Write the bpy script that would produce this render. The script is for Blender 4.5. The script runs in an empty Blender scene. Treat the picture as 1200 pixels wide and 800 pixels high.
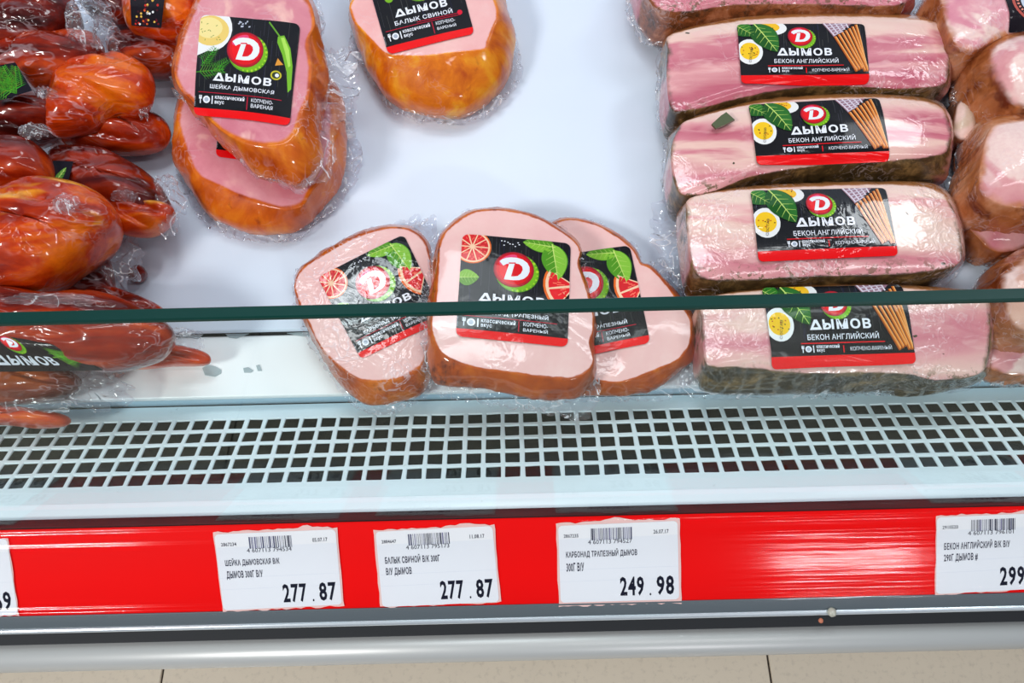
import bpy, bmesh, math, random
from mathutils import Vector, Matrix, noise
from math import sin, cos, pi, radians
SC = bpy.context.scene
COL = SC.collection

# ------------------------------------------------------------------ camera
F = 960.0                    # focal length in pixels of a 1200 px wide frame
PITCH = radians(63.0)        # below the horizontal
ROLL = radians(1.35)
CAM = Vector((0, 0, 0.92))
A = Vector((0, cos(PITCH), -sin(PITCH)))
U0 = Vector((0, sin(PITCH), cos(PITCH)))
X0 = Vector((1, 0, 0))
RR = X0 * cos(ROLL) - U0 * sin(ROLL)
UU = X0 * sin(ROLL) + U0 * cos(ROLL)
cam = bpy.data.cameras.new('camera'); cam.sensor_width = 36; cam.lens = 36 * F / 1200
cam.clip_start = 0.01; cam.clip_end = 50
co = bpy.data.objects.new('camera', cam); COL.objects.link(co); SC.camera = co
M = Matrix((RR, UU, -A)).transposed().to_4x4(); M.translation = CAM
co.matrix_world = M
# ------------------------------------------------------------------ world, lights, exposure
w = bpy.data.worlds.new('store'); SC.world = w; w.use_nodes = True
bg = w.node_tree.nodes['Background']
bg.inputs[0].default_value = (0.62, 0.80, 1.0, 1); bg.inputs[1].default_value = 0.18

def area(name, loc, target, sx, sy, power, color=(1, 1, 1)):
    l = bpy.data.lights.new(name, 'AREA'); l.shape = 'RECTANGLE'; l.size = sx; l.size_y = sy
    l.energy = power; l.color = color
    o = bpy.data.objects.new(name, l); COL.objects.link(o)
    d = (Vector(target) - Vector(loc)).normalized()
    z = -d; x = Vector((1, 0, 0)); x = (x - z * x.dot(z)).normalized(); y = z.cross(x)
    m = Matrix((x, y, z)).transposed().to_4x4(); m.translation = Vector(loc); o.matrix_world = m
    return o
area('ceiling_panel_light', (-1.25, -0.95, 2.1), (0, .25, .5), .36, .36, 28, (1, .97, .95))
area('canopy_tube_light', (0.15, 0.80, 2.35), (0, .25, .5), 1.7, .05, 4, (.93, .97, 1))
area('glare_panel_light', (-.06, .74, 1.98), (-.07, .22, .55), .34, .30, 3.6, (.85, .95, 1))  # added unseen panel, placed for the glare on the left ham's label
area('glare_panel_light', (.80, .76, 1.56), (.19, .26, .55), .26, .22, 2.0, (.9, .96, 1))  # added unseen panel, placed for the glare on one bacon pack
area('glare_panel_light', (1.55, -2.98, 2.5), (.15, .08, .52), .60, .18, 20, (1, .96, 1))
area('aisle_tube_light', (0.9, -0.30, 2.5), (0.1, .2, .5), 1.5, .10, 6, (1, .98, 1))
area('aisle_tube_light', (-0.2, 0.55, 2.6), (0.1, .25, .5), .9, .12, 5, (1, .98, 1))
SC.view_settings.view_transform = 'Standard'; SC.view_settings.look = 'None'
SC.view_settings.gamma = 1; SC.view_settings.use_curve_mapping = False
SC.view_settings.exposure = -0.10

# ------------------------------------------------------------------ geometry helpers
def P(v, Z, x=0.0):
    """point of the cross section: v = pixels below the picture centre, Z = depth along the view axis"""
    p = CAM + A * Z - U0 * (Z * v / F); return Vector((x, p.y, p.z))
def ray(px, py): return A + RR * ((px - 600) / F) - UU * ((py - 400) / F)
def hit(px, py, o, n):
    r = ray(px, py); return CAM + r * ((o - CAM).dot(n) / r.dot(n))
TILT = radians(7)
DN = Vector((0, -sin(TILT), cos(TILT))); DY = Vector((0, cos(TILT), sin(TILT)))
D0 = P(60, 1188 / 2700.0)
class Plane:
    def __init__(s, px, py, h, tx=0, ty=0):
        s.n = (DN + X0 * tx + DY * ty).normalized()
        s.o = hit(px, py, D0 + DN * h, DN)
        s.u = (X0 - s.n * X0.dot(s.n)).normalized(); s.v = s.n.cross(s.u)
    def px(s, x, y, off=0):
        p = hit(x, y, s.o + s.n * off, s.n) - s.o
        return p.dot(s.u), p.dot(s.v)
    def w(s, a, b, h=0): return s.o + s.u * a + s.v * b + s.n * h
def tr(ox, oy, sc, pts): return [(ox + x / sc, oy + y / sc) for x, y in pts]

def spline(pts, n):
    """closed Catmull-Rom through pts"""
    out = []; k = len(pts); per = max(4, n // k + 1)
    for i in range(k):
        p0, p1, p2, p3 = [Vector(pts[(i + j - 1) % k]) for j in range(4)]
        for q in range(per):
            t = q / per
            out.append(.5 * ((2 * p1) + (-p0 + p2) * t + (2 * p0 - 5 * p1 + 4 * p2 - p3) * t * t + (-p0 + 3 * p1 - 3 * p2 + p3) * t ** 3))
    return out
class Radial:
    """distance of a closed outline from a centre as a function of the angle"""
    def __init__(s, pts, c, n=144):
        s.n = n; sp = spline(pts, 240); s.r = []
        for i in range(n):
            a = 2 * pi * i / n; d = Vector((cos(a), sin(a))); best = 0
            for j in range(len(sp)):
                p = sp[j] - c; q = sp[(j + 1) % len(sp)] - c; e = q - p
                den = d.x * e.y - d.y * e.x
                if abs(den) < 1e-12: continue
                t = (p.x * e.y - p.y * e.x) / den; k = (p.x * d.y - p.y * d.x) / den
                if t > 0 and -1e-6 <= k <= 1 + 1e-6: best = max(best, t)
            s.r.append(best)
        for i in range(n):
            if s.r[i] == 0: s.r[i] = s.r[i - 1]
    def __call__(s, a):
        f = (a / (2 * pi) % 1) * s.n; i = int(f) % s.n; t = f - int(f)
        return s.r[i] * (1 - t) + s.r[(i + 1) % s.n] * t

def link(name, me, mats, parent=None):
    o = bpy.data.objects.new(name, me); COL.objects.link(o)
    for m in (mats if isinstance(mats, (list, tuple)) else [mats]): me.materials.append(m)
    if parent: o.parent = parent
    return o
def mesh(verts, faces, base=Vector((0, 0, 0)), smooth=True, idx=None):
    me = bpy.data.meshes.new('m'); me.from_pydata([tuple(Vector(v) - base) for v in verts], [], faces)
    if smooth: me.polygons.foreach_set('use_smooth', [True] * len(faces))
    if idx: me.polygons.foreach_set('material_index', idx)
    me.update(); return me
def attr(me, name, vals):
    a = me.attributes.new(name, 'FLOAT', 'POINT'); a.data.foreach_set('value', vals)
def attrv(me, name, vals):
    a = me.attributes.new(name, 'FLOAT_VECTOR', 'POINT'); a.data.foreach_set('vector', [c for v in vals for c in v])
def thing(name, base, label, cat, group=None):
    o = bpy.data.objects.new(name, None); o.empty_display_size = .02; COL.objects.link(o); o.location = base
    o['label'] = label; o['category'] = cat
    if group: o['group'] = group
    return o

# ------------------------------------------------------------------ materials
def srgb(*c):
    r = []
    for x in c[:3]:
        x /= 255.0; r.append(x / 12.92 if x <= .04045 else ((x + .055) / 1.055) ** 2.4)
    return (*r, 1)
class NT:
    def __init__(s, name):
        s.m = bpy.data.materials.new(name); s.m.use_nodes = True; s.t = s.m.node_tree
        s.t.nodes.clear(); s.out = s.n('ShaderNodeOutputMaterial')
    def n(s, typ, ins=None, **props):
        k = s.t.nodes.new(typ)
        for a, b in props.items(): setattr(k, a, b)
        for a, b in (ins or {}).items(): s.set(k.inputs[a], b)
        return k
    def set(s, sock, v):
        if isinstance(v, bpy.types.NodeSocket): s.t.links.new(v, sock)
        elif isinstance(v, bpy.types.Node): s.t.links.new(v.outputs[0], sock)
        else: sock.default_value = v
    def noise(s, vec, scale, detail=3, rough=.5, dist=0, w=None):
        k = s.n('ShaderNodeTexNoise', {'Scale': scale, 'Detail': detail, 'Roughness': rough, 'Distortion': dist})
        if w is not None: k.noise_dimensions = '4D'; k.inputs['W'].default_value = w
        if vec is not None: s.set(k.inputs['Vector'], vec)
        return k.outputs['Fac']
    def math(s, op, a, b=0.0, c=None, clamp=False):
        k = s.n('ShaderNodeMath', operation=op, use_clamp=clamp); s.set(k.inputs[0], a); s.set(k.inputs[1], b)
        if c is not None: s.set(k.inputs[2], c)
        return k.outputs[0]
    def mix(s, f, a, b):
        k = s.n('ShaderNodeMix', data_type='RGBA'); s.set(k.inputs[0], f); s.set(k.inputs[6], a); s.set(k.inputs[7], b)
        return k.outputs[2]
    def ramp(s, f, stops):
        k = s.n('ShaderNodeValToRGB'); s.set(k.inputs[0], f); e = k.color_ramp.elements
        while len(e) > 1: e.remove(e[0])
        e[0].position = stops[0][0]; e[0].color = stops[0][1]
        for p, c in stops[1:]:
            q = e.new(p); q.color = c
        return k.outputs[0]
    def sstep(s, f, lo, hi, a=0.0, b=1.0):
        k = s.n('ShaderNodeMapRange', interpolation_type='SMOOTHSTEP')
        for i, v in enumerate((f, lo, hi, a, b)): s.set(k.inputs[i], v)
        return k.outputs[0]
    def bump(s, h, strength, dist, nrm=None):
        k = s.n('ShaderNodeBump', {'Strength': strength, 'Distance': dist, 'Height': h})
        if nrm is not None: s.set(k.inputs['Normal'], nrm)
        return k.outputs[0]
    def at(s, name): return s.n('ShaderNodeAttribute', attribute_name=name)
    def fresnel(s, ior, nrm=None):
        k = s.n('ShaderNodeFresnel'); g = s.n('ShaderNodeNewGeometry')
        m = s.n('ShaderNodeMix', data_type='FLOAT'); s.set(m.inputs[0], g.outputs['Backfacing']); m.inputs[2].default_value = ior; m.inputs[3].default_value = 1 / ior
        s.set(k.inputs['IOR'], m.outputs[0])
        if nrm is not None: s.set(k.inputs['Normal'], nrm)
        return k.outputs[0]
    def prin(s, **kw):
        k = s.n('ShaderNodeBsdfPrincipled')
        for a, b in kw.items(): s.set(k.inputs[a.replace('_', ' ')], b)
        s.t.links.new(k.outputs[0], s.out.inputs[0]); return k
    def coord(s): return s.n('ShaderNodeTexCoord').outputs['Object']
    def scaled(s, vec, sc, rot=(0, 0, 0)):
        k = s.n('ShaderNodeMapping'); s.set(k.inputs[0], vec); k.inputs['Rotation'].default_value = rot; k.inputs['Scale'].default_value = sc
        return k.outputs[0]

def simple(name, col, rough=.5, metal=0, coat=0, **kw):
    t = NT(name); t.prin(Base_Color=col, Roughness=rough, Metallic=metal, Coat_Weight=coat, **kw); return t.m

def film_bump(t, vec, seed, fine=1.0, amt=1.0):
    """wrinkles of the vacuum film that clings to the food"""
    n1 = t.noise(vec, 95 * fine, 2, .5, 1.6, w=seed)
    r1 = t.math('ABSOLUTE', t.math('SUBTRACT', n1, .5))
    n2 = t.noise(vec, 240 * fine, 2, .6, .6, w=seed + 3)
    n3 = t.noise(vec, 34, 1, .5, 0, w=seed + 5)
    mask = t.sstep(n3, .42, .62)
    h = t.math('ADD', t.math('MULTIPLY', t.math('MULTIPLY', r1, -2.2), t.math('ADD', mask, .15)), t.math('MULTIPLY', t.math('MULTIPLY', n2, .5), mask))
    return t.bump(h, .55 * amt, .0016), r1, mask

def meat(name, face, crust, seed, scale=40, rim=(.955, .985), dark=None, amt=.5, fblotch=.5, fat=None, stretch=(1, 1, 1), sss=.06, haze=.0, rough=.42, rot=0, crust_noise=60, fibre=False, ragged=.05):
    """face = list of 3 colours (noise ramp) ; crust = list of 3 colours ; blended with the attribute 'rim'"""
    t = NT(name); loc = t.at('loc').outputs['Vector']; rv = t.at('rim').outputs['Fac']
    vec = t.scaled(loc, stretch, (0, 0, rot))
    f1 = t.noise(vec, scale, 4, .55, .8, w=seed)
    c = t.ramp(f1, [(.36, face[0]), (.5, face[1]), (.64, face[2])]) if fibre else t.ramp(f1, [(.30, face[0]), (.5, face[1]), (.70, face[2])])
    if fat is not None:
        fn = t.noise(vec, fat[1], 3, .5, 1.2, w=seed + 9)
        c = t.mix(t.sstep(fn, fat[2], fat[3]), c, fat[0])
    fine = t.noise(loc, 420, 3, .6, 0, w=seed)
    c = t.mix(t.sstep(fine, .35, .7, 0, .16), c, face[0])
    cr = t.noise(t.scaled(loc, (1, 1, .6)), crust_noise, 4, .6, .7, w=seed + 2)
    cc = t.ramp(cr, [(.32, crust[0]), (.5, crust[1]), (.68, crust[2])])
    if dark is not None:
        dn = t.noise(loc, dark[1], 4, .7, .5, w=seed + 4)
        cc = t.mix(t.sstep(dn, dark[2], dark[3]), cc, dark[0])
    edge = t.math('ADD', rv, t.math('MULTIPLY', t.math('SUBTRACT', t.noise(loc, 130 if ragged < .1 else 48, 3, .6, 0, w=seed), .5), ragged))
    m = t.sstep(edge, rim[0], rim[1])
    col = t.mix(m, c, cc)
    nrm, r1, mask = film_bump(t, t.scaled(loc, (.5, 1, 1), (0, 0, rot)) if fibre else loc, seed, .7 if fibre else .8, amt)
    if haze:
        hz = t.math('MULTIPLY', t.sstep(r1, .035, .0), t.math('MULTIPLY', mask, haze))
        col = t.mix(hz, col, srgb(235, 215, 220))  # whitish film sheen painted into the meat colour along the wrinkles
    k = t.prin(Base_Color=col, Roughness=rough, Coat_Weight=.8, Coat_Roughness=.045 if fibre else .07, Coat_IOR=1.45, Specular_IOR_Level=.2, Normal=nrm, Coat_Normal=nrm)
    k.subsurface_method = 'RANDOM_WALK'
    return t.m

def plastic(name='clear_film', dens=.22, tint=(.93, .94, .98, 1), sc=1.0):
    t = NT(name); vec = t.coord()
    n1 = t.noise(vec, 44 * sc, 2, .45, .8); r = t.math('ABSOLUTE', t.math('SUBTRACT', n1, .5))
    n2 = t.noise(vec, 90 * sc, 1, .5, .6)
    ridge = t.sstep(r, .022, .0)
    nrm = t.bump(t.math('ADD', t.math('MULTIPLY', r, -3.0), n2), .8, .002)
    tr_ = t.n('ShaderNodeBsdfTransparent', {'Color': tint})
    df = t.n('ShaderNodeBsdfDiffuse', {'Color': (.86, .86, .9, 1), 'Normal': nrm})
    gl = t.n('ShaderNodeBsdfGlossy', {'Color': (1, 1, 1, 1), 'Roughness': .12, 'Normal': nrm})
    fr = t.fresnel(1.5, nrm)
    m1 = t.n('ShaderNodeMixShader', {0: t.math('ADD', t.math('MULTIPLY', ridge, .5), dens * .35, clamp=True), 1: tr_, 2: df})
    m2 = t.n('ShaderNodeMixShader', {0: t.math('MULTIPLY', fr, 1.7, clamp=True), 1: m1, 2: gl})
    t.t.links.new(m2.outputs[0], t.out.inputs[0]); return t.m
FILM = plastic()

def glass_mat():
    t = NT('pane_glass')
    tr_ = t.n('ShaderNodeBsdfTransparent', {'Color': (.965, 1.0, .998, 1)})
    gl = t.n('ShaderNodeBsdfGlossy', {'Roughness': .02, 'Color': (.9, 1, 1, 1)})
    fr = t.fresnel(1.17)
    m = t.n('ShaderNodeMixShader', {0: fr, 1: tr_, 2: gl}); t.t.links.new(m.outputs[0], t.out.inputs[0]); return t.m
def print_mat(name, rough=.35, amt=.25):
    t = NT(name); c = t.at('Col').outputs['Color']; v = t.coord()
    nrm, r1, mask = film_bump(t, v, 2.2, .6, amt)
    t.prin(Base_Color=c, Roughness=rough, Coat_Weight=.3, Coat_Roughness=.08, Coat_Normal=nrm, Specular_IOR_Level=.1); return t.m
PRINT = print_mat('printed_label', .4, .10); PAPER = print_mat('printed_paper', .6, 0.02)
PAPER.node_tree.nodes['Principled BSDF'].inputs['Coat Weight'].default_value = 0
PRINT_SHINY = print_mat('printed_label_wrinkled', .25, .5)
PRINT_SHINY.node_tree.nodes['Principled BSDF'].inputs['Coat Weight'].default_value = 1

# ------------------------------------------------------------------ flat print
TXT = {}
def text_mesh(s, bold):
    k = (s, bold)
    if k not in TXT:
        c = bpy.data.curves.new('t', 'FONT'); c.body = s; c.resolution_u = 2; c.offset = bold * .8; c.space_character = 1 + bold * 4
        o = bpy.data.objects.new('t', c); COL.objects.link(o)
        me = bpy.data.meshes.new_from_object(o.evaluated_get(bpy.context.evaluated_depsgraph_get()))
        bpy.data.objects.remove(o)
        vs = [(v.co.x, v.co.y) for v in me.vertices]; fs = [tuple(p.vertices) for p in me.polygons]
        x0 = min(v[0] for v in vs); x1 = max(v[0] for v in vs); y0 = min(v[1] for v in vs); y1 = max(v[1] for v in vs)
        TXT[k] = ([((x - x0) / (x1 - x0), (y - y0) / (y1 - y0)) for x, y in vs], fs)
        bpy.data.meshes.remove(me)
    return TXT[k]
class Art:
    def __init__(s, W, H, rad, base, rnd=1):
        s.W, s.H = W, H; s.f = []; s.R = random.Random(rnd); s.clip = None
        s.clip = s.rrect(0, 0, W, H, rad)
        nx = 14; ny = max(6, int(14 * H / W))
        s.layer = 0
        s.poly_grid(base, nx, ny)
    def rrect(s, x0, y0, x1, y1, r, k=4):
        o = []
        for cx, cy, a0 in ((x1 - r, y1 - r, 0), (x0 + r, y1 - r, 90), (x0 + r, y0 + r, 180), (x1 - r, y0 + r, 270)):
            for i in range(k + 1):
                a = radians(a0 + 90 * i / k); o.append((cx + r * cos(a), cy + r * sin(a)))
        return o
    def poly_grid(s, col, nx, ny):
        for i in range(nx):
            for j in range(ny):
                x0, x1, y0, y1 = s.W * i / nx, s.W * (i + 1) / nx, s.H * j / ny, s.H * (j + 1) / ny
                s.p([(x0, y0), (x1, y0), (x1, y1), (x0, y1)], col, 0)
    def cut(s, pts):
        c = s.clip; n = len(c)
        for i in range(n):
            ax, ay = c[i]; bx, by = c[(i + 1) % n]; out = []
            if abs(ax - bx) + abs(ay - by) < 1e-9: continue
            def side(p): return (bx - ax) * (p[1] - ay) - (by - ay) * (p[0] - ax)
            for j in range(len(pts)):
                p, q = pts[j], pts[(j + 1) % len(pts)]; sp, sq = side(p), side(q)
                if sp >= 0: out.append(p)
                if (sp >= 0) != (sq >= 0):
                    t = sp / (sp - sq); out.append((p[0] + (q[0] - p[0]) * t, p[1] + (q[1] - p[1]) * t))
            pts = out
            if len(pts) < 3: return []
        return pts
    def p(s, pts, col, layer):
        pts = s.cut(list(pts))
        if len(pts) < 3: return
        o = []
        for q in pts:
            if not o or abs(q[0] - o[-1][0]) + abs(q[1] - o[-1][1]) > 1e-6: o.append(q)
        if len(o) >= 3: s.f.append((o, layer, col))
    def ell(s, cx, cy, rx, ry, col, layer, rot=0, n=22, a0=0, a1=360):
        c, d = cos(radians(rot)), sin(radians(rot)); o = []
        for i in range(n):
            a = radians(a0 + (a1 - a0) * i / n); x, y = rx * cos(a), ry * sin(a)
            o.append((cx + x * c - y * d, cy + x * d + y * c))
        s.p(o, col, layer)
    def line(s, x0, y0, x1, y1, wd, col, layer, w1=None):
        w1 = wd if w1 is None else w1
        d = math.hypot(x1 - x0, y1 - y0) or 1; nx, ny = -(y1 - y0) / d, (x1 - x0) / d
        s.p([(x0 - nx * wd / 2, y0 - ny * wd / 2), (x1 - nx * w1 / 2, y1 - ny * w1 / 2), (x1 + nx * w1 / 2, y1 + ny * w1 / 2), (x0 + nx * wd / 2, y0 + ny * wd / 2)], col, layer)
    def rect(s, x0, y0, x1, y1, col, layer): s.p([(x0, y0), (x1, y0), (x1, y1), (x0, y1)], col, layer)
    def text(s, st, x, y, wd, h, col, layer=6, bold=.02, rot=0):
        vs, fs = text_mesh(st, bold); c, d = cos(radians(rot)), sin(radians(rot))
        q = [(x + a * wd * c - b * h * d, y + a * wd * d + b * h * c) for a, b in vs]
        for f in fs: s.p([q[i] for i in f], col, layer)
    def leaf(s, x, y, L, W_, rot, c1, c2, layer):
        r = radians(rot); c, d = cos(r), sin(r)
        def T(a, b): return (x + a * c - b * d, y + a * d + b * c)
        up = [(L * t, W_ * .5 * (sin(pi * t ** .8) ** .8)) for t in [i / 12 for i in range(13)]]
        s.p([T(a, -b) for a, b in up] + [T(a, b) for a, b in reversed(up[1:-1])], c1, layer)
        s.p([T(a, b * .92) for a, b in up] , c2, layer + .5)
        s.line(*T(0, 0), *T(L * .97, 0), L * .03, srgb(205, 230, 120), layer + 1, L * .01)
        for k in range(1, 6):
            t = k / 6.5; w_ = W_ * .36 * sin(pi * t ** .8)
            for q in (1, -1): s.line(*T(L * t, 0), *T(L * (t + .12), q * w_), L * .016, srgb(180, 215, 100), layer + 1, L * .006)
    def citrus(s, cx, cy, r, layer, a0=0, a1=360):
        def sector(rr, a, b, r0=0):
            n = max(3, int((b - a) / 12)); pts = [(cx + rr * cos(radians(a + (b - a) * i / n)), cy + rr * sin(radians(a + (b - a) * i / n))) for i in range(n + 1)]
            return ([(cx + r0 * cos(radians((a + b) / 2)), cy + r0 * sin(radians((a + b) / 2)))] if b - a < 359 else []) + pts
        s.p(sector(r, a0, a1), srgb(235, 105, 30), layer); s.p(sector(r * .93, a0, a1), srgb(252, 208, 170), layer + .5)
        n = int((a1 - a0) / 36)
        for i in range(n):
            a = a0 + (a1 - a0) * i / n; b = a0 + (a1 - a0) * (i + 1) / n
            s.p(sector(r * .84, a + 2, b - 2, r * .12), srgb(222 + s.R.randint(-12, 15), 32, 40), layer + 1)
            for _ in range(5):
                aa = radians(s.R.uniform(a + 4, b - 4)); q = s.R.uniform(.3, .75) * r
                s.line(cx + q * cos(aa), cy + q * sin(aa), cx + (q + r * .12) * cos(aa), cy + (q + r * .12) * sin(aa), r * .035, srgb(255, 120, 95), layer + 1.5)
    def emblem(s, cx, cy, r, layer=3):
        G1, G2 = srgb(95, 160, 20), srgb(170, 215, 40)
        s.ell(cx + .17 * r, cy - .17 * r, r * 1.08, r * 1.08, G1, layer, n=30)
        s.ell(cx + .17 * r, cy - .17 * r, r * 1.0, r * 1.0, srgb(120, 185, 25), layer + .5, n=30)
        for i in range(12):
            a = radians(-100 + 150 * i / 11); q = s.R.uniform(.03, .085) * r
            s.ell(cx + .17 * r + 1.0 * r * cos(a), cy - .17 * r + 1.0 * r * sin(a), q, q, G2, layer + 1, n=8)
        for i, (k, c) in enumerate(((1, (150, 10, 40)), (.95, (190, 8, 32)), (.86, (225, 8, 25)), (.72, (240, 10, 22)))):
            s.ell(cx - .03 * (1 - k) * r, cy + .1 * (1 - k) * r, r * k, r * k, srgb(*c), layer + 2 + i * .5, n=32)
        s.ell(cx - .3 * r, cy + .52 * r, .5 * r, .22 * r, srgb(238, 70, 120), layer + 4, rot=32)
        O = [(-.72, .40), (-.58, .53), (-.40, .62), (-.15, .67), (.15, .67), (.42, .60), (.65, .43), (.77, .2), (.78, -.05), (.70, -.28), (.52, -.48), (.28, -.58), (0, -.61), (-.46, -.60), (-.24, .29), (-.36, .28), (-.52, .16)]
        I = [(.04, .34), (.25, .32), (.40, .2), (.44, .02), (.36, -.2), (.2, -.36), (.02, -.40), (-.12, -.41)]
        s.p([(cx + a * r, cy + b * r) for a, b in O], srgb(238, 242, 250), layer + 5)
        s.p([(cx + a * r, cy + b * r) for a, b in I], srgb(225, 8, 25), layer + 6)
        s.line(cx - .26 * r, cy + .33 * r, cx + .08 * r, cy + .36 * r, .07 * r, srgb(225, 8, 25), layer + 6)
    def sprig(s, x, y, L, rot, layer, c1=(60, 135, 30), n=9, spread=55):
        r0 = radians(rot); ex, ey = x + L * cos(r0), y + L * sin(r0)
        s.line(x, y, ex, ey, L * .035, srgb(*c1), layer)
        for i in range(n):
            t = .15 + .85 * i / n; px, py = x + (ex - x) * t, y + (ey - y) * t
            for q in (-1, 1):
                a = r0 + q * radians(spread); l = L * .42 * (1 - t * .6)
                s.line(px, py, px + l * cos(a), py + l * sin(a), L * .03, srgb(c1[0] + s.R.randint(-15, 35), c1[1] + s.R.randint(-20, 40), c1[2]), layer + .5, .001)
                a2 = a + radians(22); s.line(px + .5 * l * cos(a), py + .5 * l * sin(a), px + l * cos(a2), py + l * sin(a2), L * .025, srgb(*c1), layer + .5, .001)
    def grain(s, n=60):
        for _ in range(n):
            x = s.R.uniform(0, s.W); y = s.R.uniform(s.H * .2, s.H * .9); l = s.R.uniform(.1, .35) * s.H
            s.line(x, y, x + s.R.uniform(-.004, .004), y + l, .003, srgb(*[s.R.choice((52, 60, 70, 22))] * 2, 66), .4)
    def cutlery(s, x, y, h, layer=6):
        Wt = srgb(235, 238, 245)
        s.ell(x + h * .95, y + h * .5, h * .45, h * .45, Wt, layer, n=16); s.ell(x + h * .95, y + h * .5, h * .27, h * .27, srgb(170, 180, 195), layer + 1, n=12)
        s.rect(x + h * .12, y, x + h * .24, y + h, Wt, layer); s.rect(x, y + h * .55, x + h * .36, y + h * .75, Wt, layer)
        s.rect(x, y + h * .7, x + h * .07, y + h, Wt, layer); s.rect(x + h * .29, y + h * .7, x + h * .36, y + h, Wt, layer)
        s.rect(x + h * 1.6, y, x + h * 1.74, y + h, Wt, layer)
    def build(s, name, mp, parent, mat, maxe=.09, base=Vector((0, 0, 0)), n=None, lift=.0006, step=.00004):
        vs, fs, cs = [], [], []
        for pts, layer, col in s.f:
            k = len(vs); vs += [(x, y, layer) for x, y in pts]; fs.append(tuple(range(k, k + len(pts)))); cs.append(col)
        me = bpy.data.meshes.new(name); me.from_pydata(vs, [], fs)
        ca = me.attributes.new('fc', 'FLOAT_COLOR', 'FACE'); ca.data.foreach_set('color', [q for c in cs for q in c])
        bm = bmesh.new(); bm.from_mesh(me); bmesh.ops.triangulate(bm, faces=bm.faces[:])
        for _ in range(3):
            e = [e for e in bm.edges if (e.verts[0].co - e.verts[1].co).length > maxe]
            if not e: break
            bmesh.ops.subdivide_edges(bm, edges=e, cuts=1); bmesh.ops.triangulate(bm, faces=[f for f in bm.faces if len(f.verts) > 3])
        for v in bm.verts:
            lay = v.co.z; v.co = Vector(mp(v.co.x, v.co.y, lift + lay * step)) - base
        bm.to_mesh(me); bm.free()
        src = [0.0] * (4 * len(me.polygons)); me.attributes['fc'].data.foreach_get('color', src)
        cc = me.attributes.new('Col', 'FLOAT_COLOR', 'CORNER'); out = []
        for i, p in enumerate(me.polygons): out += src[4 * i:4 * i + 4] * len(p.vertices)
        cc.data.foreach_set('color', out); me.attributes.remove(me.attributes['fc'])
        return link(name, me, mat, parent)

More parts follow.
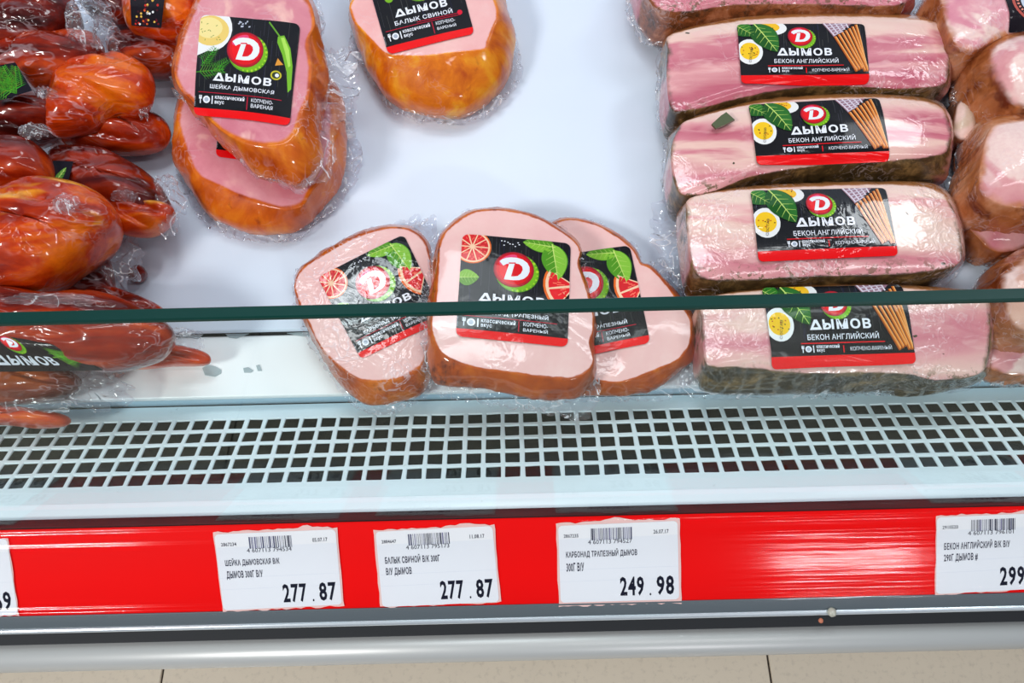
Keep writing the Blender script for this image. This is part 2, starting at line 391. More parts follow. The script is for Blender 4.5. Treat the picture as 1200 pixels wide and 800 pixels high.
BLK, WHT, RED = srgb(13, 12, 18), srgb(238, 240, 248), srgb(240, 6, 12)
BRAND = 'ДЫМОВ'
def brand_text(a, x, y, wd, h):
    """the wordmark with its flat-footed first letter drawn by hand"""
    w1 = wd * .20; z = 6
    a.p([(x, y), (x + w1 * .42, y + h), (x + w1 * .66, y + h), (x + w1, y), ], WHT, z)
    a.p([(x + w1 * .30, y + h * .24), (x + w1 * .52, y + h * .70), (x + w1 * .70, y + h * .24)], BLK, z + 1)
    a.text(BRAND[1:], x + w1 * 1.08, y, wd - w1 * 1.08, h, WHT, z, .045)
def square_label(kind, title, l2, rnd=3):
    H = 1.06; a = Art(1, H, .06, BLK, rnd); a.grain()
    a.rect(0, 0, 1, .082, RED, 2)
    a.emblem(.49, .725, .185, 3)
    brand_text(a, .185, .375, .60, .085)
    if kind == 'loin':
        a.citrus(.10, .93, .175, 1.5); a.leaf(-.02, .60, .20, .17, 5, srgb(95, 150, 30), srgb(130, 185, 45), 2)
        a.leaf(.86, 1.0, .30, .16, 175, srgb(85, 150, 30), srgb(130, 190, 50), 2); a.leaf(.83, 1.03, .38, .24, -80, srgb(80, 150, 28), srgb(135, 195, 60), 2.5)
        a.citrus(1.06, .62, .30, 2, 150, 235)
        for i in range(9): a.ell(.36 + .022 * i + a.R.uniform(-.01, .01), 1.0 + a.R.uniform(-.03, .02), .008, .006, WHT, 2, n=6)
    elif kind == 'neck':
        a.ell(.12, .92, .22, .24, srgb(240, 240, 240), 1.5); a.p([(-.02, .62), (.1, .68), (.33, .86), (.1, .95), (-.02, .9)], srgb(240, 240, 240), 1.6)
        a.ell(.12, .90, .19, .16, srgb(238, 205, 110), 2); a.ell(.10, .93, .14, .11, srgb(245, 225, 150), 2.5)
        for i in range(14): a.ell(a.R.uniform(0, .26), a.R.uniform(.8, 1.02), .012, .004, srgb(120, 140, 50), 3, rot=a.R.uniform(0, 180), n=6)
        a.sprig(.05, .52, .25, 55, 2); a.sprig(.16, .46, .22, 40, 2); a.sprig(.0, .45, .3, 10, 2)
        G = srgb(120, 185, 40)
        a.p([(.80, .90), (.86, .92), (.93, .80), (.97, .62), (.98, .38), (.95, .34), (.92, .55), (.86, .72), (.80, .84)], G, 2)
        a.p([(.83, .89), (.86, .90), (.92, .78), (.95, .62), (.93, .6), (.88, .76)], srgb(175, 225, 90), 2.5); a.line(.70, 1.04, .82, .90, .015, srgb(100, 160, 40), 2)
        a.p([(.82, .68), (.88, .62), (.80, .60)], srgb(225, 150, 50), 2); a.ell(.82, .50, .055, .05, srgb(200, 190, 40), 2); a.ell(.82, .50, .04, .035, srgb(50, 60, 30), 2.5); a.ell(.83, .50, .02, .02, WHT, 3)
        for i in range(9): a.ell(.40 + .025 * (i % 5) + a.R.uniform(-.01, .01), 1.0 + a.R.uniform(-.04, .03), .012, .008, srgb(190, 195, 210), 2, rot=a.R.uniform(0, 90), n=6)
    else:
        a.ell(.08, 1.0, .13, .12, srgb(225, 90, 140), 1.5); a.ell(.06, 1.02, .08, .08, srgb(245, 190, 210), 2)
        for q in ((.22, .82), (.17, .60), (.08, .88)): a.ell(q[0], q[1], .045, .045, srgb(120, 180, 30), 2); a.ell(q[0] - .01, q[1] + .012, .02, .018, srgb(190, 225, 80), 2.5)
        a.sprig(.0, .70, .3, 20, 2, (50, 135, 40)); a.sprig(.02, .76, .26, -5, 2, (60, 150, 40))
        for q in ((.86, .86), (.90, .78), (.80, .93)): a.ell(q[0], q[1], .035, .03, srgb(205, 170, 130), 2); a.ell(q[0], q[1], .015, .012, srgb(90, 60, 40), 2.5)
        a.line(.40, .27, .93, .27, .008, srgb(190, 15, 50), 4); a.ell(.90, .275, .03, .028, srgb(220, 15, 50), 5)
    ty, ly, cy, c2 = (.236, .216, .160, .105) if kind == 'loin' else (.285, .248, .185, .125)
    a.text(title, .16, ty, .66, .056 if kind == 'loin' else .062, WHT, 6, .02)
    a.line(.04, ly, .90, ly, .007, srgb(190, 15, 50), 4)
    a.cutlery(.05, c2 + .005, .085); a.text('классический', .22, cy, .31, .045, WHT, 6, .03); a.text('вкус', .22, c2, .10, .042, WHT, 6, .03)
    a.line(.56, .10, .56, ly - .013, .009, srgb(190, 15, 50), 4)
    a.text('КОПЧЕНО-', .60, cy, .22, .040, WHT, 6, .01); a.text(l2, .60, c2 + .003, .22, .040, WHT, 6, .01)
    a.text('СОСТАВ', .012, .10, .10, .012, srgb(200, 200, 210), 6, 0, 90)
    return a
def bacon_label(rnd=5):
    H = .60; a = Art(1, H, .035, BLK, rnd); a.grain(50)
    a.rect(0, 0, 1, .078, RED, 2.2)
    a.ell(.25, .56, .13, .085, srgb(238, 238, 235), 1.5, rot=-10); a.ell(.24, .565, .085, .055, srgb(245, 190, 30), 2, rot=-10)
    a.ell(.08, .31, .10, .125, srgb(240, 240, 238), 1.5); a.ell(.08, .315, .075, .085, srgb(248, 200, 30), 2)
    for i in range(22):
        cx, cy = a.R.choice(((.24, .565), (.08, .315))); a.ell(cx + a.R.uniform(-.06, .06), cy + a.R.uniform(-.045, .045), .006, .005, srgb(a.R.choice((190, 60)), 60, 20), 3, n=6)
    a.leaf(-.03, .60, .20, .16, -40, srgb(30, 95, 25), srgb(45, 120, 30), 2.5)
    a.leaf(.13, .60, .34, .20, -62, srgb(25, 85, 22), srgb(40, 110, 35), 3.5)
    a.p([(.66, .60), (.90, .60), (.74, .45)], srgb(150, 110, 125), 2)
    for i in range(5):
        a.line(.67 + .045 * i, .61, .745 + .03 * i, .47 + .02 * i, .012, srgb(225, 215, 225), 2.5)
        a.line(.69 + .012 * i, .575 - .028 * i, .86 - .01 * i, .60 - .022 * i, .010, srgb(205, 190, 205), 2.8)
    for i in range(7):
        x = .75 + .03 * i; y = .455 + .022 * i; x2 = .90 + .022 * i
        if x2 > .985: x2 = .985
        y2 = .10 + .012 * (i % 3)
        a.line(x, y, x2, y2, .024, srgb(168, 78, 18), 3, .020); a.line(x + .003, y, x2 + .003, y2 + .01, .014, srgb(232, 140, 55), 3.5, .012); a.line(x + .007, y, x2 + .006, y2 + .02, .004, srgb(250, 195, 130), 4, .003)
    a.emblem(.475, .455, .098, 4)
    brand_text(a, .285, .262, .43, .075)
    a.text('БЕКОН АНГЛИЙСКИЙ', .26, .188, .50, .052, WHT, 6, .01)
    a.line(.21, .165, .80, .165, .008, srgb(225, 10, 25), 4)
    a.cutlery(.21, .098, .05); a.text('классический', .315, .128, .16, .028, WHT, 6, .03); a.text('вкус', .315, .096, .055, .026, WHT, 6, .03)
    a.line(.505, .095, .505, .145, .008, srgb(225, 10, 25), 4); a.text('КОПЧЕНО-ВАРЕНЫЙ', .55, .105, .29, .036, WHT, 6, 0)
    a.text('СОСТАВ', .085, .20, .14, .018, srgb(70, 60, 60), 6, 0, 82)
    return a

def homog(quad, W, H):
    """maps label units (y up) to pixels ; quad = TL, TR, BR, BL"""
    (x3, y3), (x2, y2), (x1, y1), (x0, y0) = quad[0], quad[1], quad[2], quad[3]
    # unit square (0,0)->BL (1,0)->BR (1,1)->TR (0,1)->TL
    dx1, dx2, sx = x1 - x2, x3 - x2, x0 - x1 + x2 - x3
    dy1, dy2, sy = y1 - y2, y3 - y2, y0 - y1 + y2 - y3
    den = dx1 * dy2 - dx2 * dy1
    g = (sx * dy2 - dx2 * sy) / den; h = (dx1 * sy - sx * dy1) / den
    a, b, c = x1 - x0 + g * x1, x3 - x0 + h * x3, x0
    d, e, f = y1 - y0 + g * y1, y3 - y0 + h * y3, y0
    def mp(u, v):
        u /= W; v /= H; w_ = g * u + h * v + 1
        return (a * u + b * v + c) / w_, (d * u + e * v + f) / w_
    return mp

# ------------------------------------------------------------------ food bodies
class Slab:
    """cut piece of meat: flat-ish face outline T, full outline S (pixels), thickness th"""
    def __init__(s, plane, T, S, th, dome=.002, p=2.5, seed=0, lump=.0012, n=150, cy=None):
        s.pl = plane; s.th = th; s.dome = dome; s.p = p; s.seed = seed; s.n = n; s.lump = lump
        Tl = [Vector(plane.px(*q)) for q in T]; Sl = [Vector(plane.px(q[0], q[1], -th * .5)) for q in S]
        s.c = sum(Tl, Vector((0, 0))) / len(Tl)
        if cy: s.c = Vector(plane.px(*cy))
        s.T = Radial(Tl, s.c); s.S = Radial(Sl, s.c)
        s.base = plane.w(s.c.x, s.c.y, -th)
    def nz(s, a, b, f=60): return noise.noise(Vector((a * f, b * f, s.seed * 7.1)))
    def h(s, a, b):
        q = Vector((a, b)) - s.c; r = q.length; k = r / max(1e-6, s.T(math.atan2(q.y, q.x)))
        k = min(k, 1.0)
        return s.dome * (1 - k ** s.p) + .0006 * s.nz(a, b, 45) * (1 - k * k)
    def build(s, name, mat, parent):
        n = s.n; vs, rim, loc = [], [], []; rings = []
        def ring(fn):
            r = []
            for i in range(n):
                t = 2 * pi * i / n; a, b, h, m = fn(t); r.append(len(vs)); vs.append(s.pl.w(a, b, h)); rim.append(m); loc.append((a, b, h))
            rings.append(r)
        for k in (.001, .06, .12, .2, .3, .4, .5, .6, .7, .78, .85, .9, .94, .97, .985, 1.0):
            def fn(t, k=k):
                r = s.T(t) * k; a, b = s.c.x + r * cos(t), s.c.y + r * sin(t); return a, b, s.h(a, b), k
            ring(fn)
        prof = [(.12, .04), (.3, .10), (.55, .22), (.8, .36), (1.0, .52), (1.0, .66), (.93, .80), (.80, .92), (.62, 1.0)]
        for w_, d in prof:
            def fn(t, w_=w_, d=d):
                T, S = s.T(t), s.S(t)
                if S < T + .0006: S = T + .0006
                r = T + (S - T) * w_ if d < .6 else S * (1 - (1 - w_) * .18)
                q = noise.noise(Vector((cos(t) * 4.5, sin(t) * 4.5, d * 3 + s.seed))) + .5 * noise.noise(Vector((cos(t) * 14, sin(t) * 14, d * 6 + s.seed)))
                r += s.lump * q * min(1, w_ * 1.5)
                return s.c.x + r * cos(t), s.c.y + r * sin(t), -s.th * d, 1.0 + d
            ring(fn)
        fs = [tuple(reversed(rings[-1]))]
        fs.append(tuple(rings[0]))
        for a, b in zip(rings, rings[1:]):
            for i in range(n): fs.append((a[i], b[i], b[(i + 1) % n], a[(i + 1) % n]))
        me = mesh(vs, fs, parent.location); attr(me, 'rim', rim); attrv(me, 'loc', loc)
        return link(name, me, mat, parent)
    def label(s, art, quad, parent, mat=PRINT, name='label', maxe=.09, lift=.0006, step=.00004):
        hm = homog(quad, art.W, art.H)
        def mp(x, y, lift):
            px, py = hm(x, y); a, b = s.pl.px(px, py, s.dome * .8); return s.pl.w(a, b, s.h(a, b) + lift)
        return art.build(name, mp, parent, mat, maxe, parent.location, lift=lift, step=step)
    def film(s, parent, wd=.006, lobes=(), depth=.55, seed=0, name='plastic_film', n=420, mat=None, rough=1.0, arcs=None):
        """crumpled skirt of clear film round the piece"""
        vs, fs = [], []; K = 7
        for k in range(K):
            f = k / (K - 1)
            for i in range(n):
                t = 2 * pi * i / n; S = s.S(t); e = wd * (1 + .5 * noise.noise(Vector((cos(t) * 3, sin(t) * 3, seed))) + .45 * noise.noise(Vector((cos(t) * 16, sin(t) * 16, seed + 4))))
                for (a0, aw, ex) in lobes:
                    d = (math.degrees(t) - a0 + 180) % 360 - 180
                    e += ex * math.exp(-(d / aw) ** 2) * (1 + .35 * noise.noise(Vector((t * 12, seed, 0))))
                r = S - .0015 + e * f
                cr = noise.noise(Vector((cos(t) * 13 + seed, sin(t) * 13, f * 1.6))) + .6 * noise.noise(Vector((cos(t) * 32 + seed, sin(t) * 32, f * 3)))
                hh = -s.th * (depth + .1 * f) + rough * (.0035 * cr * min(1, f * 2 + .1) + .0015 * sin(f * 7 + cr * 3))
                hh = max(hh, -s.th * .99)
                r += rough * .0012 * cr * f
                vs.append(s.pl.w(s.c.x + r * cos(t), s.c.y + r * sin(t), hh))
        for k in range(K - 1):
            for i in range(n):
                j = (i + 1) % n; fs.append((k * n + i, (k + 1) * n + i, (k + 1) * n + j, k * n + j))
        return link(name, mesh(vs, fs, parent.location), mat or FILM, parent)

class Blob(Slab):
    """rounded whole fillet: outline S, height up, depth down"""
    def __init__(s, plane, S, up, down, seed=0, lump=.0022, n=120, axis=None, p=2.5):
        s.pl = plane; s.seed = seed; s.n = n; s.lump = lump; s.up = up; s.dn = down; s.th = down; s.pp = p
        Sl = [Vector(plane.px(*q)) for q in S]; s.c = sum(Sl, Vector((0, 0))) / len(Sl); s.S = s.T = Radial(Sl, s.c)
        s.base = plane.w(s.c.x, s.c.y, -down)
    def h(s, a, b):
        q = Vector((a, b)) - s.c; r = q.length; k = min(1, r / max(1e-6, s.S(math.atan2(q.y, q.x))))
        l = noise.noise(Vector((a * 55, b * 90, s.seed))) + .5 * noise.noise(Vector((a * 110, b * 190, s.seed + 2)))
        cr = noise.noise(Vector((a * 22 + 3, b * 80 + a * 20, s.seed + 6)))
        return s.up * max(0, 1 - k ** s.pp) ** .5 + (s.lump * l - .0032 * max(0, 1 - abs(cr) * 9) + .0025 * cr) * (1 - k ** 6)
    def build(s, name, mat, parent):
        n = s.n; vs, rim, loc = [], [], []; rings = []
        ks = [.001] + [sin(pi / 2 * i / 16) for i in range(1, 17)]
        for k in ks:
            r = []
            for i in range(n):
                t = 2 * pi * i / n; R = s.S(t) * k; a, b = s.c.x + R * cos(t), s.c.y + R * sin(t); h = s.h(a, b)
                r.append(len(vs)); vs.append(s.pl.w(a, b, h)); rim.append(k); loc.append((a, b, h))
            rings.append(r)
        for q in (.25, .5, .75, 1.0):
            r = []
            for i in range(n):
                t = 2 * pi * i / n; R = s.S(t) * (1 - .35 * q * q); a, b = s.c.x + R * cos(t), s.c.y + R * sin(t)
                r.append(len(vs)); vs.append(s.pl.w(a, b, -s.dn * q)); rim.append(1 + q); loc.append((a, b, -s.dn * q))
            rings.append(r)
        fs = [tuple(reversed(rings[-1])), tuple(rings[0])]
        for a, b in zip(rings, rings[1:]):
            for i in range(n): fs.append((a[i], b[i], b[(i + 1) % n], a[(i + 1) % n]))
        me = mesh(vs, fs, parent.location); attr(me, 'rim', rim); attrv(me, 'loc', loc)
        return link(name, me, mat, parent)

def clump(parent, plane, cx, cy, rx, ry, up, seed, name='plastic_film', rot=0, mat=None):
    """gathered knot of film: a strongly folded sheet"""
    n = 46; vs, fs = [], []; c, d = cos(radians(rot)), sin(radians(rot))
    for j in range(n):
        for i in range(n):
            u, v = 2 * i / (n - 1) - 1, 2 * j / (n - 1) - 1
            x, y = u * math.sqrt(1 - v * v / 2), v * math.sqrt(1 - u * u / 2)
            e = 1 + .3 * noise.noise(Vector((u * 2.5, v * 2.5, seed))); x *= e; y *= e
            px = cx + rx * (x * c - y * d); py = cy + ry * (x * d + y * c)
            a, b = plane.px(px, py); k = max(0, 1 - x * x - y * y)
            f = noise.noise(Vector((u * 3, v * 3, seed + 9))); g = noise.noise(Vector((u * 7, v * 7, seed + 1)))
            h = up * (.75 * k ** .6 + .5 * abs(f) + .28 * g)
            vs.append(plane.w(a, b, max(h, .0003)))
    for j in range(n - 1):
        for i in range(n - 1): fs.append((j * n + i, j * n + i + 1, (j + 1) * n + i + 1, (j + 1) * n + i))
    return link(name, mesh(vs, fs, parent.location), mat or FILM, parent)
#==PART2==
# ------------------------------------------------------------------ display case
def prism(name, prof, mat, parent, x0=-.72, x1=.72, bevel=0, idx=None):
    """closed (y,z) profile pushed along x"""
    n = len(prof); vs = [Vector((x0, p[0], p[1])) for p in prof] + [Vector((x1, p[0], p[1])) for p in prof]
    fs = [(i, (i + 1) % n, n + (i + 1) % n, n + i) for i in range(n)] + [tuple(range(n))[::-1], tuple(range(n, 2 * n))]
    b = parent.location if parent else Vector((0, 0, 0))
    if parent and parent.parent: b = b + parent.parent.location
    me = mesh(vs, fs, b, False); bm = bmesh.new(); bm.from_mesh(me); bmesh.ops.recalc_face_normals(bm, faces=bm.faces[:])
    bm.to_mesh(me); bm.free()
    o = link(name, me, mat, parent)
    if bevel:
        m = o.modifiers.new('b', 'BEVEL'); m.width = bevel; m.segments = 3; m.limit_method = 'ANGLE'
        me.polygons.foreach_set('use_smooth', [True] * len(me.polygons))
    return o
def yz(v): return (v.y, v.z)
def off(a, b, t):
    """point pair shifted square to the line a-b, away from the camera side"""
    d = (b - a).normalized(); n = Vector((0, -d.z, d.y))
    if n.dot(A) < 0: n = -n
    return a + n * t, b + n * t
def sheet(name, a, b, t, mat, parent, **k):
    c, d = off(a, b, t); return prism(name, [yz(a), yz(b), yz(d), yz(c)], mat, parent, **k)

def painted(name, col, rough=.35, spots=0.0, coat=.2):
    t = NT(name); v = t.coord(); n = t.noise(v, 14, 4, .6); n2 = t.noise(v, 220, 2, .5)
    c = t.mix(t.sstep(n, .35, .75, 0, .10), col, srgb(205, 214, 226))
    if spots: c = t.mix(t.sstep(n2, .735, .76, 0, spots), c, srgb(120, 125, 125))
    t.prin(Base_Color=c, Roughness=rough, Coat_Weight=coat, Coat_Roughness=.15, Normal=t.bump(n2, .05, .0005)); return t.m
DECK = painted('white_enamel', srgb(218, 230, 245), .42, .0, .05)
LIP = painted('white_lip_paint', srgb(250, 253, 253), .4, .0, .15)
GRILLE = painted('pale_blue_white_paint', srgb(232, 246, 250), .38, .25, .2)
DARK = simple('duct_dark', srgb(4, 14, 18), .9, Specular_IOR_Level=.1)
RUBBER_T = NT('dark_gasket_rubber')
_v = RUBBER_T.coord(); _n = RUBBER_T.noise(RUBBER_T.scaled(_v, (1, 6, 6)), 30, 4, .6)
RUBBER_T.prin(Base_Color=RUBBER_T.mix(_n, srgb(24, 16, 18), srgb(66, 44, 46)), Roughness=.6, Specular_IOR_Level=.15); RUBBER = RUBBER_T.m
REDM = simple('red_price_strip', (1.0, .0, .0, 1), .6, Specular_IOR_Level=.1)
STEEL = simple('grey_painted_profile', srgb(96, 106, 112), .5, .1)
BRIGHT = simple('bright_aluminium', srgb(232, 240, 245), .25, .6)
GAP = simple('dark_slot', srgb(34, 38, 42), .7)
BUMP = simple('satin_aluminium_bumper', srgb(205, 207, 205), .38, .25)
GLASS = glass_mat()
GEDGE_T = NT('green_glass_edge'); _v = GEDGE_T.coord(); _n = GEDGE_T.noise(GEDGE_T.scaled(_v, (1, 5, 5)), 9, 2, .5)
GEDGE_T.prin(Base_Color=GEDGE_T.mix(_n, srgb(0, 46, 40), srgb(2, 66, 58)), Roughness=.35, Specular_IOR_Level=.25); GEDGE = GEDGE_T.m
def cover_mat():
    t = NT('clear_strip_cover'); v = t.coord()
    n = t.noise(t.scaled(v, (1.2, 60, 60)), 6, 3, .6)
    nrm = t.bump(n, .13, .0009)
    tr_ = t.n('ShaderNodeBsdfTransparent', {'Color': (.98, .98, .98, 1)}); gl = t.n('ShaderNodeBsdfGlossy', {'Roughness': .10, 'Normal': nrm})
    fr = t.fresnel(1.36, nrm)
    m = t.n('ShaderNodeMixShader', {0: fr, 1: tr_, 2: gl}); t.t.links.new(m.outputs[0], t.out.inputs[0]); return t.m
COVER = cover_mat()

dZ = lambda v: 1188 / (2640 + v)
case = thing('display_case', Vector((0, .45, 0)), 'white refrigerated display case with front glass, perforated air grille and red price rail', 'display case')
front = P(-20, dZ(-20)); back = front + DY * .56
sheet('deck_panel', front, back, .004, DECK, case, bevel=.0012)
a, b = P(-14.5, dZ(-14) + .0055), P(57, dZ(57) + .0010)
lip = sheet('front_lip', a, b, .004, LIP, case, bevel=.001)
sheet('gap_shade_sheet', P(-26, dZ(-26) + .0095), P(-10, dZ(-10) + .0095), .002, GAP, case)  # dark sheet that paints the shade in the seam before the lip
riser_top = P(57, dZ(57) + .0018); G1 = P(67, .4537); G0 = P(178, .3977)
sheet('lip_riser', riser_top + Vector((0, .0012, 0)), G1 + Vector((0, .0012, -.002)), .002, painted('shaded_riser_paint', srgb(176, 206, 222), .45), case)  # the riser's bluish shade is put into its base colour

def chip(pts, h, name, col):
    n = (b - a).normalized(); nn = Vector((0, -n.z, n.y))
    if nn.dot(A) > 0: nn = -nn
    vs = [hit(x, y, a + nn * h, nn) for x, y in pts]
    k = len(vs); vs2 = [v - nn * .0004 for v in vs]
    return link(name, mesh(vs + vs2, [tuple(range(k))] + [(i, k + i, k + (i + 1) % k, (i + 1) % k) for i in range(k)], case.location, False), col, case)
CHIPM_T = NT('bare_filler'); _n = CHIPM_T.noise(CHIPM_T.coord(), 300, 3, .6)
CHIPM_T.prin(Base_Color=CHIPM_T.mix(_n, srgb(150, 166, 170), srgb(186, 200, 204)), Roughness=.7); CHIPM = CHIPM_T.m
for q in ([(237, 431), (243, 427), (252, 429), (259, 433), (259, 437), (252, 441), (240, 439)],
          [(285, 431), (291, 430), (297, 434), (294, 436), (286, 436)], [(300, 428), (304, 427), (307, 434), (302, 434)],
          [(212, 393), (226, 392), (238, 391.5), (232, 397)], [(264, 391), (292, 390.5), (286, 393), (277, 396), (268, 395)], [(336, 390), (362, 388.5), (362, 394), (350, 393)]):
    chip(q, .0005, 'peeled_paint_patch', CHIPM)

# perforated grille: one folded sheet with punched square holes
def grille():
    pitch, hole = .00990, .00755; g = (G1 - G0); L = g.length; g.normalize(); s0 = (G0 - P(158, 354.3 / (713 + 158))).length
    xs = []; x = -.6; x -= 0
    k = int(1.2 / pitch)
    for i in range(k): xs += [-.6 + i * pitch + (pitch - hole) / 2, -.6 + i * pitch + (pitch + hole) / 2]
    xs = [-.72] + xs + [.72]
    ys = [0]
    for j in range(5): ys += [s0 + j * pitch, s0 + j * pitch + hole]
    ys += [L]
    vs, fs = [], []
    jit = random.Random(4)
    for j, y_ in enumerate(ys):
        for i, x_ in enumerate(xs):
            q = .00022 if 0 < j < len(ys) - 1 and 0 < i < len(xs) - 1 else 0
            vs.append(G0 + g * (y_ + jit.uniform(-q, q)) + X0 * (x_ + jit.uniform(-q, q)))
    nx = len(xs)
    for j in range(len(ys) - 1):
        for i in range(nx - 1):
            if i % 2 == 1 and j % 2 == 1: continue
            fs.append((j * nx + i, j * nx + i + 1, (j + 1) * nx + i + 1, (j + 1) * nx + i))
    o = link('perforated_grille', mesh(vs, fs, case.location, False), GRILLE, case)
    m = o.modifiers.new('s', 'SOLIDIFY'); m.thickness = .0012; m.offset = -1
    m2 = o.modifiers.new('b', 'BEVEL'); m2.width = .0003; m2.segments = 1; m2.limit_method = 'ANGLE'
    return g
gdir = grille()
fl0, fl1 = G0 + Vector((0, 0, .0002)), P(198, .3925)
sheet('grille_flange', fl1, P(177.5, .3974), .0015, painted('flange_paint', srgb(240, 247, 252), .4, .3), case, bevel=.0005)
dn = A * .035
prism('air_duct', [yz(G0 + dn * .2), yz(G0 + dn * .2 + Vector((0, 0, -.075))), (G1.y + .07, G1.z - .06), (G1.y + .07, G1.z + .004), (G1.y + .073, G1.z + .004), (G1.y + .073, G1.z - .063), yz(G0 + dn * .2 + Vector((0, -.003, -.080))), yz(G0 + dn * .2 + Vector((0, -.003, 0)))], DARK, case)

# gasket
def round_prof(c, ry, rz, n=16, a0=0, a1=360): return [(c.y + ry * cos(radians(a0 + (a1 - a0) * i / n)), c.z + rz * sin(radians(a0 + (a1 - a0) * i / n))) for i in range(n)]
prism('rubber_gasket', [yz(P(195.5, .3892)), yz(P(206.8, .3868)), yz(P(207, .396)), yz(P(195.5, .396))], RUBBER, case, bevel=.0012)
# glass
gb = P(198, .3925); gd = Vector((0, sin(radians(8)), cos(radians(8))))
r = A - U0 * (-49 / F)
s_top = None
for i in range(4000):
    q = gb + gd * (i * .0001) - CAM
    v = -q.dot(U0) / q.dot(A) * F
    if v <= -49: s_top = i * .0001; break
gn = Vector((0, -gd.z, gd.y)); T_ = .0046
top_far = gb + gd * s_top; top_near = top_far + gn * T_
gp = prism('glass_pane', [yz(gb), yz(gb + gn * T_), yz(top_near - gd * .0016), yz(top_far - gd * .0016)], GLASS, case)
# only the two faces of the pane are needed for a clear sheet
prism('glass_edge', [yz(top_near - gd * .0016), yz(top_far - gd * .0016), yz(top_far - gd * .0004), yz(top_far - gn * -.0004), yz(top_near - gn * .0004), yz(top_near - gd * .0006)], GEDGE, gp)

# price rail
R0, R1 = P(206, .3880), P(309, .3935); rd = (R1 - R0).normalized(); rn = Vector((0, -rd.z, rd.y))
if rn.dot(A) > 0: rn = -rn
rail = sheet('price_rail', R0, R1, .003, REDM, case, bevel=.0004)
# rail cover with its fine ridges
def cover():
    n = 60; prof = []
    L = (R1 - R0).length
    for i in range(n + 1):
        f = i / n; h = .0021 + .0006 * sin(pi * f)
        for c, wd, am in ((.055, .012, .0007), (.20, .02, .0004), (.9, .012, .0008), (.945, .010, .0007), (.985, .01, .0006)):
            h += am * math.exp(-((f - c) / wd) ** 2)
        p = R0 + rd * (L * f) + rn * h; prof.append(p)
    vs = [p + X0 * x for x in (-.72, .72) for p in prof]; k = n + 1
    o = link('clear_rail_cover', mesh(vs, [(i, i + 1, k + i + 1, k + i) for i in range(n)], case.location), COVER, case)
cover()
prism('rail_edge_profile', [yz(P(308, .3925)), yz(P(323, .3945)), yz(P(323, .402)), yz(P(308, .402))], STEEL, case, bevel=.0008)
prism('bright_trim_bead', round_prof(P(325.5, .3955), .0014, .0014, 12), BRIGHT, case)
prism('dark_slot', [yz(P(322, .405)), yz(P(342, .405)), yz(P(342, .410)), yz(P(322, .410))], GAP, case)
bc = P(355, .4085)
bp = prism('aluminium_bumper', round_prof(bc, .0076, .0076, 40), BUMP, case); bp.data.polygons.foreach_set('use_smooth', [True] * 42)
prism('bumper_bracket', [(bc.y + .004, bc.z + .004), (bc.y + .05, bc.z + .004), (bc.y + .05, bc.z - .004), (bc.y + .004, bc.z - .004)], GAP, case)
WHITEP = simple('case_body_white', srgb(225, 228, 232), .5)
prism('lower_body', [(bc.y + .054, .02), (.81, .02), (.81, .38), (bc.y + .054, .38)], WHITEP, case)
prism('front_apron', [(bc.y + .050, .36), (bc.y + .054, .36), (bc.y + .054, bc.z - .004), (bc.y + .050, bc.z - .004)], WHITEP, case)
prism('kick_plate', [(bc.y + .08, 0), (.83, 0), (.83, .02), (bc.y + .08, .02)], GAP, case)
prism('back_panel', [(.81, .0), (.85, .0), (.85, 1.45), (.81, 1.45)], DECK, case)
# small plastic clip and orange bead on the rail lip
cp = P(316, .392, 0); cx = hit(974, 716, R1, rn)
def pebble(name, c, rx, ry, rz, mat, parent, seed=0):
    bm = bmesh.new(); bmesh.ops.create_icosphere(bm, subdivisions=3, radius=1)
    for v in bm.verts:
        k = 1 + .12 * noise.noise(v.co * 1.7 + Vector((seed, 0, 0))); v.co = Vector((v.co.x * rx, v.co.y * ry, v.co.z * rz)) * k + c - parent.location
    me = bpy.data.meshes.new('m'); bm.to_mesh(me); bm.free(); me.polygons.foreach_set('use_smooth', [True] * len(me.polygons)); return link(name, me, mat, parent)
pebble('clear_clip', cx + rn * .001, .0022, .0022, .0018, simple('translucent_clip', srgb(190, 190, 175), .3, coat=.6), case)
pebble('screw_head', hit(962, 727, R1, rn), .0012, .0012, .0010, simple('orange_cap', srgb(200, 120, 90), .5), case)

# ------------------------------------------------------------------ floor
fx0, fx1 = hit(190, 790, Vector((0, 0, 0)), Vector((0, 0, 1))).x, hit(902, 784, Vector((0, 0, 0)), Vector((0, 0, 1))).x
tw = fx1 - fx0
GROUT = simple('grout', srgb(70, 60, 55), .9)
fl = prism('floor', [(-1.3, -.03), (1.0, -.03), (1.0, -.0035), (-1.3, -.0035)], GROUT, None, -2.2, 2.2); fl['kind'] = 'structure'
tt = NT('beige_porcelain_tile'); _v = tt.n('ShaderNodeNewGeometry').outputs['Position']; _n = tt.noise(_v, 5, 5, .6, .5); _m = tt.noise(_v, 160, 3, .6)
_c = tt.mix(_n, srgb(236, 224, 202), srgb(220, 208, 188)); _c = tt.mix(tt.sstep(_m, .5, .75, 0, .22), _c, srgb(150, 138, 124))
tt.prin(Base_Color=_c, Roughness=.22, Normal=tt.bump(_m, .05, .0006))
bm = bmesh.new(); bmesh.ops.create_cube(bm, size=1)
for v in bm.verts: v.co = Vector((v.co.x * (tw - .0022), v.co.y * (tw - .0022), v.co.z * .004))
bmesh.ops.bevel(bm, geom=bm.edges[:], offset=.0008, segments=1, affect='EDGES')
tm = bpy.data.meshes.new('tile'); bm.to_mesh(tm); bm.free(); tm.materials.append(tt.m)
for i in range(-3, 4):
    for j in range(3):
        o = bpy.data.objects.new('tile', tm); COL.objects.link(o); o.parent = fl
        o.location = ((fx0 + fx1) / 2 + i * tw, .30 - tw * j, -.002)

